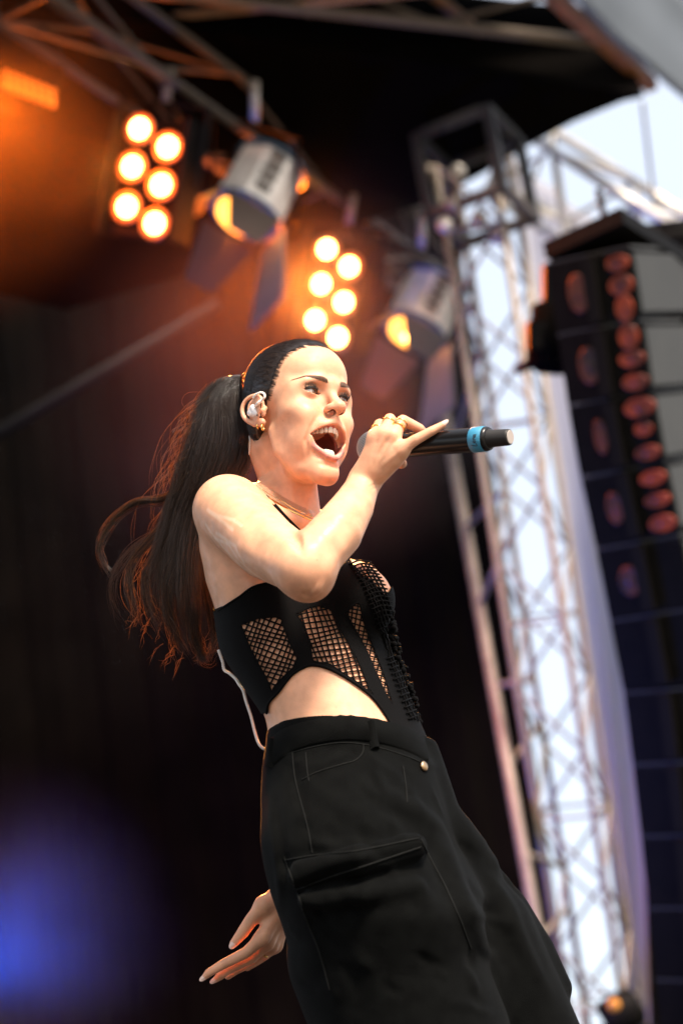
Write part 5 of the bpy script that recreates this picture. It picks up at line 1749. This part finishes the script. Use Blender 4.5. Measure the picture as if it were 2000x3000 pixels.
spot(b1[0] + b1[1] * .12, wp(600, 1330, 3.9), 3800, (1.0, .36, .07), 15, .6, 'blinder_beam', .2)
spot(b2[0] + b2[1] * .12, wp(760, 1200, 3.9), 2200, (1.0, .36, .07), 15, .6, 'blinder_beam', .2)
m_enam = mat('white_enamel', (.84, .78, .72), rough=.4, noise=.25, nscale=14)
m_blue = mat('blue_trim', (.05, .10, .16), rough=.4)
m_flap = mat('barn_door', (.16, .155, .15), rough=.5, noise=.2, nscale=8)
m_flapd = mat('barn_door_dark', (.05, .03, .02), rough=.5)
def fresnel(c_px, d, ax_px, size, label):
    """housing centre, axis end (lens centre) in pixels of the 1568 wide view"""
    c = wp(c_px[0] * 1.2755, c_px[1] * 1.2755, d); l = wp(ax_px[0] * 1.2755, ax_px[1] * 1.2755, d - .08)
    ax = l - c; L = np.linalg.norm(ax); ax /= L
    e1 = RIGHT - ax * (RIGHT @ ax); e1 /= np.linalg.norm(e1); e2 = np.cross(ax, e1)
    if e2 @ BW < 0: e2 = -e2
    root = empty('fresnel_spotlight', c, label, 'stage light', 'fresnel lamps with barn doors under the lighting truss')
    s = size
    mb = MB(); mb.lathe(c - ax * .20 * s, ax, [(0, .10 * s), (.02 * s, .155 * s), (.30 * s, .165 * s), (.31 * s, .15 * s)], 8, e1); mb.build('housing', m_enam, root)
    for k in (1, 5):
        a = 2 * math.pi * (k + .5) / 8; q = math.cos(a) * e1 + math.sin(a) * e2; tq = -math.sin(a) * e1 + math.cos(a) * e2
        mb = MB()
        for j in range(4):
            mb.box(c - ax * (.13 - .055 * j) * s + q * .158 * s, ax * .014 * s, tq * .035 * s, q * .006 * s)
        mb.build('vent_slots', m_flapd if k % 2 else m_blue, root)
    for h in (-.185, .10):
        mb = MB(); mb.lathe(c + ax * h * s, ax, [(0, .162 * s), (.004 * s, .172 * s), (.014 * s, .172 * s), (.018 * s, .162 * s)], 16, e1); mb.build('band', m_blue, root, smooth=True)
    mb = MB(); mb.lathe(c + ax * .12 * s, ax, [(0, .125 * s), (.02 * s, .120 * s), (.034 * s, .07 * s), (.038 * s, .02 * s)], 24, e1); mb.build('lens', m_refl, root, smooth=True)
    mb = MB(); mb.lathe(c + ax * .150 * s, ax, [(0, .045 * s), (.012 * s, .04 * s), (.02 * s, .012 * s)], 16, e1); mb.build('filament_glow', m_bulb, root, smooth=True)
    # barn doors
    for k, (mm_, ln, tilt) in enumerate(((m_flap, .36, .35), (m_flapd, .26, .45), (m_flapd, .24, .5), (m_flapd, .26, .55))):
        a = math.radians(-25) + k * math.pi / 2
        q = math.cos(a) * e1 + math.sin(a) * e2; tq = -math.sin(a) * e1 + math.cos(a) * e2
        o = c + ax * .14 * s + q * .16 * s
        dr = ax * math.cos(tilt) + q * math.sin(tilt); nn = np.cross(dr, tq)
        mb = MB(); vs = []
        for (t, w) in ((0, .13), (1, .20 if k % 2 == 0 else .07)):
            for sg in (-1, 1):
                for th in (-1, 1):
                    vs.append(o + dr * ln * s * t + tq * w * s * sg + nn * .003 * th)
        mb.add(vs, [[0, 2, 6, 4], [1, 5, 7, 3], [0, 4, 5, 1], [2, 3, 7, 6], [0, 1, 3, 2], [4, 6, 7, 5]])
        mb.build('barn_door', mm_, root)
    for sg in (-1, 1):
        mb = MB(); mb.box(c + e1 * .20 * s * sg + UP * .12 * s, e1 * .008, UP * .18 * s, _f * .025); mb.build('yoke_arm', m_hous, root)
    mb = MB(); mb.box(c + UP * .31 * s, e1 * .21 * s, UP * .008, _f * .025); mb.build('yoke_bar', m_hous, root)
    mb = MB(); mb.tube([c + UP * .31 * s, c + UP * .5 * s], .02, 10); mb.build('clamp', m_alub, root, smooth=True)
    return c, ax
f1 = fresnel((585, 450), 10.5, (548, 520), 1.0, 'white-bodied lamp with open barn doors between the two blinders')
f2 = fresnel((968, 722), 11.5, (938, 790), .96, 'white-bodied lamp with open barn doors beside the tower')
for (c, ax), pw in ((f1, 120), (f2, 80)):
    spot(c + ax * .20, c + ax * 3, pw, (1.0, .15, .008), 70, .8, 'fresnel_light', .1)

# wash light at the left edge
c = wp(10, 190, 9.8)
wl_ = empty('led_wash_light', c, 'dark wash light with rows of small orange diodes cut off by the left edge', 'stage light')
n = (CAM - c) / np.linalg.norm(CAM - c)
e1 = RIGHT; e2 = np.cross(n, e1)
mb = MB(); mb.lathe(c + RIGHT * .06 - n * .22, n, [(0, .10), (.03, .17), (.18, .19), (.20, .17)], 24); mb.build('head', m_hous, wl_, smooth=True)
m_led = mat('led_orange', (.03, .012, .006), emit=(1.0, .20, .015), estr=.42)
for r_ in range(3):
    for k in range(7):
        p = wp((14 + k * 18) * 1.2755, (168 + k * 7 + r_ * 17 - (r_ == 2) * 4) * 1.2755, 9.75)
        mb = MB(); mb.lathe(p, n, [(0, .014), (.006, .013), (.010, .006)], 10); mb.build('diode', m_led, wl_, smooth=True)
mb = MB(); mb.box(c + UP * .30, e1 * .2, UP * .02, _f * .03); mb.build('yoke_bar', m_velvet, wl_)
spot(wp(-60, 230, 9.6), wp(90, 620, 9.4), 330, (1.0, .13, .006), 165, 1.0, 'wash_light', .2)

# ---- line array loudspeakers hanging at the right
m_cab = mat('cabinet_black', (.005, .0042, .0035), spec=.06, rough=.6, noise=.3, nscale=20)
m_side = mat('cabinet_side', (.032, .031, .027), rough=.6, noise=.2, nscale=6)
m_glint_dim = mat('dim_orange_glint', (.13, .020, .002), rough=.5, noise=.85, nscale=11)  # lamp reflections on the black cabinets, painted as orange discs
m_glint = mat('orange_glint', (.34, .038, .002), rough=.45, noise=.85, nscale=12)
m_grl = mat('grille_black', (.006, .005, .004), spec=.08, rough=.6)
arr = empty('line_array', wp(1790, 800, 8.6), 'curved column of black loudspeaker cabinets hanging at the right edge', 'loudspeaker')
e_w = RIGHT * .80 - _f * .60; e_w -= ZZ * (e_w @ ZZ); e_w /= np.linalg.norm(e_w)       # across the front
fr_ = np.cross(ZZ, e_w)
if fr_ @ (CAM - wp(1790, 800, 8.6)) < 0: fr_ = -fr_
SIDE = [(1600, 770), (1632, 980), (1662, 1190), (1700, 1400), (1745, 1610), (1786, 1820), (1826, 2030), (1852, 2240), (1876, 2450), (1898, 2660), (1918, 2870), (1936, 3080)]
WID, DEP = .32, .62
for k in range(11):
    a = wp(SIDE[k][0], SIDE[k][1], 8.5); b = wp(SIDE[k + 1][0], SIDE[k + 1][1], 8.5)
    up_ = (a - b); H = np.linalg.norm(up_); up_ /= H
    w = e_w - up_ * (e_w @ up_); w /= np.linalg.norm(w); f = np.cross(w, up_)
    if f @ fr_ < 0: f = -f
    c = (a + b) / 2 + w * WID / 2
    mb = MB()
    vs = []
    for sx in (0, 1):
        for sy, hh in ((-1, H * .485), (1, H * .485)):
            for dd, tp in ((0, 1.0), (1, .80)):
                vs.append((a + b) / 2 + w * WID * sx + up_ * hh * sy * tp - f * DEP * dd)
    mb.add(vs, [[0, 1, 3, 2], [4, 6, 7, 5], [0, 4, 5, 1], [2, 3, 7, 6], [0, 2, 6, 4], [1, 5, 7, 3]])
    cab = mb.build('cabinet', m_cab, arr)
    mb = MB(); mb.box((a + b) / 2 + w * (WID + .006) - f * DEP / 2, w * .005, up_ * H * .40, f * DEP * .49); mb.build('side_panel', m_side, cab)
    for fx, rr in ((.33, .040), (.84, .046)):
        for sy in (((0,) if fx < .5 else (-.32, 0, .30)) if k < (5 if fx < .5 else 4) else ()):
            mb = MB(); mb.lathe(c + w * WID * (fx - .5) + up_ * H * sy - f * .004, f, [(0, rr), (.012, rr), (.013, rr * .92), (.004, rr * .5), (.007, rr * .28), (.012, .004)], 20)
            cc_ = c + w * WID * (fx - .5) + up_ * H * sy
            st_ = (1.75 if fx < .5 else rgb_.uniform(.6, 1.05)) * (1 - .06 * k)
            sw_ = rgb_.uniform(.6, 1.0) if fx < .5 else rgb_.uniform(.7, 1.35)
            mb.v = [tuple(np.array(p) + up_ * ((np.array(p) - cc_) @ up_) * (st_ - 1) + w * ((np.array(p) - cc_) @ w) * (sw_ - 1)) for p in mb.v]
            mb.build('painted_glint', m_glint_dim if fx < .5 else m_glint, cab, smooth=True)  # discs stand for orange reflections, dimmer in the left row
    mb = MB(); mb.box(c + f * .012, w * WID * .07, up_ * H * .44, f * .012); mb.build('waveguide', m_grl, cab)
    mb = MB(); mb.box(a + w * WID / 2 - f * DEP * .3 - up_ * .004, w * WID * .5, up_ * .006, f * DEP * .3); mb.build('joint_plate', m_side, cab)
# flying frame on top
tp0 = wp(SIDE[0][0], SIDE[0][1], 8.5)
mb = MB(); mb.box(tp0 + e_w * WID / 2 + ZZ * .05 - fr_ * .30, e_w * WID * .50, fr_ * .30, ZZ * .03); mb.build('flying_frame', m_cab, arr)
mb = MB(); mb.box(wp(1770, 770, 8.45), RIGHT * .05, UP * .03, _f * .03); mb.build('shackle', m_alub, arr)
mb = MB(); mb.tube([tp0 + e_w * WID / 2 + ZZ * .08 - fr_ * .2, tp0 + e_w * WID / 2 + ZZ * .3 - fr_ * .2], .012, 8); mb.build('hoist_chain', m_cab, arr, smooth=True)
# bracket and small black lamp hung left of the array
c = wp(1630, 985, 8.9)
br = empty('moving_head_light', c, 'black moving-head lamp with a bracket arm left of the loudspeaker column', 'stage light')
mb = MB(); mb.lathe(c + UP * .13, -UP * .96 - RIGHT * .1, [(0, .05), (.02, .085), (.14, .10), (.24, .09), (.27, .05)], 8); mb.build('head', m_velvet, br, smooth=True)
mb = MB(); mb.box(c + RIGHT * .01, RIGHT * .12, UP * .05, _f * .08); mb.build('base', m_cab, br)
mb = MB(); mb.tube([c - RIGHT * .02 - UP * .06, wp(1560, 1062, 8.9), wp(1508, 1088, 8.9)], [.035, .022, .014], 10); mb.build('arm', m_cab, br, smooth=True)
mb = MB(); mb.box(c - RIGHT * .03 + UP * .16, RIGHT * .02, UP * .10, _f * .06); mb.build('yoke_arm', m_cab, br)
# hoist motor, upper right
c = wp(1925, 715, 10.2)
ho = empty('chain_hoist', c, 'black chain hoist in front of the sunlit truss at the right edge', 'hoist')
mb = MB(); mb.lathe(c - RIGHT * .13, RIGHT * 1.0 + UP * .12, [(0, .05), (.02, .075), (.34, .08), (.36, .05)], 16); mb.build('motor', m_cab, ho, smooth=True)
mb = MB(); mb.box(c + RIGHT * .10 - UP * .02, RIGHT * .10, UP * .10, _f * .07); mb.build('gearbox', m_cab, ho)
mb = MB(); mb.box(c + RIGHT * .14 - UP * .20, RIGHT * .09, UP * .07, _f * .06); mb.build('chain_bag', m_cab, ho)
for k in range(3):
    mb = MB(); mb.lathe(wp(1905 + k * 42, 782 + 6 * k, 10.1), BW, [(0, .012), (.01, .022), (.02, .012)], 10); mb.build('shackle', m_alub, ho, smooth=True)
# small lamp low at the right
c = wp(1805, 2935, 10.4)
fl_ = empty('floor_lamp', [c[0], c[1], c[2] - .3], 'small black lamp with an amber lens at the foot of the tower', 'stage light')
mb = MB(); mb.lathe(c + RIGHT * .10, -RIGHT * .9 - UP * .55, [(0, .05), (.02, .085), (.15, .09), (.18, .075)], 18); mb.build('head', m_cab, fl_, smooth=True)
mb = MB(); mb.lathe(c - RIGHT * .02 + BW * .075, BW, [(0, .03), (.006, .026), (.01, .01)], 12); mb.build('lens', mat('amber_lens', (.6, .25, .04), rough=.2), fl_, smooth=True)
mb = MB(); mb.box(c - UP * .15 + RIGHT * .06, RIGHT * .12, UP * .03, _f * .09); mb.build('base', m_cab, fl_)
mb = MB(); mb.tube([c - UP * .15 + RIGHT * .06, [c[0] + .05, c[1], -1.3]], .03, 10); mb.build('stand', m_cab, fl_, smooth=True)

# ---- smoke drifting round the lamps
def smoke(c, rx, ry, rz, dens, label, scale=1.2, seed=0.0):
    m = bpy.data.materials.new('smoke'); m.use_nodes = True
    nt = m.node_tree; nt.nodes.clear()
    out = nt.nodes.new('ShaderNodeOutputMaterial'); pv_ = nt.nodes.new('ShaderNodeVolumePrincipled')
    pv_.inputs['Color'].default_value = (.9, .9, .9, 1); pv_.inputs['Anisotropy'].default_value = .1
    tc = nt.nodes.new('ShaderNodeTexCoord')
    ln = nt.nodes.new('ShaderNodeVectorMath'); ln.operation = 'LENGTH'
    nt.links.new(tc.outputs['Object'], ln.inputs[0])
    mr = nt.nodes.new('ShaderNodeMapRange'); mr.interpolation_type = 'SMOOTHSTEP'
    mr.inputs[1].default_value = 0.1; mr.inputs[2].default_value = 1.0; mr.inputs[3].default_value = 1.0; mr.inputs[4].default_value = 0.0
    nt.links.new(ln.outputs['Value'], mr.inputs[0])
    nz = nt.nodes.new('ShaderNodeTexNoise'); nz.inputs['Scale'].default_value = scale * 1.6; nz.inputs['Detail'].default_value = 2
    of = nt.nodes.new('ShaderNodeVectorMath'); of.inputs[1].default_value = (seed, seed * 1.7, 3.1)
    nt.links.new(tc.outputs['Object'], of.inputs[0]); nt.links.new(of.outputs[0], nz.inputs['Vector'])
    m2 = nt.nodes.new('ShaderNodeMapRange'); m2.inputs[1].default_value = .3; m2.inputs[2].default_value = .75; m2.inputs[3].default_value = .25; m2.inputs[4].default_value = 1.3
    nt.links.new(nz.outputs[0], m2.inputs[0])
    mu_ = nt.nodes.new('ShaderNodeMath'); mu_.operation = 'MULTIPLY'
    nt.links.new(mr.outputs[0], mu_.inputs[0]); nt.links.new(m2.outputs[0], mu_.inputs[1])
    m3 = nt.nodes.new('ShaderNodeMath'); m3.operation = 'MULTIPLY'; m3.inputs[1].default_value = dens
    nt.links.new(mu_.outputs[0], m3.inputs[0]); nt.links.new(m3.outputs[0], pv_.inputs['Density'])
    nt.links.new(pv_.outputs[0], out.inputs['Volume'])
    vs, fs = sphere_pts(np.zeros(3), 1.0, 10)
    ob = mesh_obj('smoke', vs, fs, m)
    ob.location = tuple(c); ob.scale = (rx, ry, rz)
    ob['kind'] = 'stuff'; ob['label'] = label
    return ob
smoke(wp(800, 1010, 10.9), 1.3, .8, 1.3, .11, 'orange lit smoke round the lamps behind her head', seed=1.0)
smoke(wp(-230, 260, 9.9), 1.15, .9, 1.15, .085, 'orange lit smoke at the upper left edge', seed=5.0)
smoke(wp(-80, 2830, 8.5), .85, .5, .85, .065, 'blue lit smoke at the lower left corner', seed=3.0)
smoke(wp(330, 1350, 11.2), 1.5, .6, 1.8, .008, 'thin brown smoke in front of the drape on the left', seed=8.0)
# blue floor lamp just outside the lower left edge
c = wp(-270, 2880, 8.5)
bl = empty('blue_stage_lamp', [c[0], c[1], 0], 'blue stage lamp glowing into the smoke just outside the lower left corner', 'stage light')
mb = MB(); mb.lathe(c, RIGHT, [(-.25, .08), (-.2, .12), (0, .13), (.01, .11)], 18); mb.build('head', m_hous, bl, smooth=True)
mb = MB(); mb.tube([c - ZZ * .1, (c - ZZ * .1) * [1, 1, .5], [c[0], c[1], .0]], .03, 8); mb.build('stand', m_hous, bl, smooth=True)
spot(c + RIGHT * .14, c + RIGHT * .85 + UP * .35 + _f * .6, 230, (.012, .10, 1.0), 120, 1.0, 'blue_light', .1)
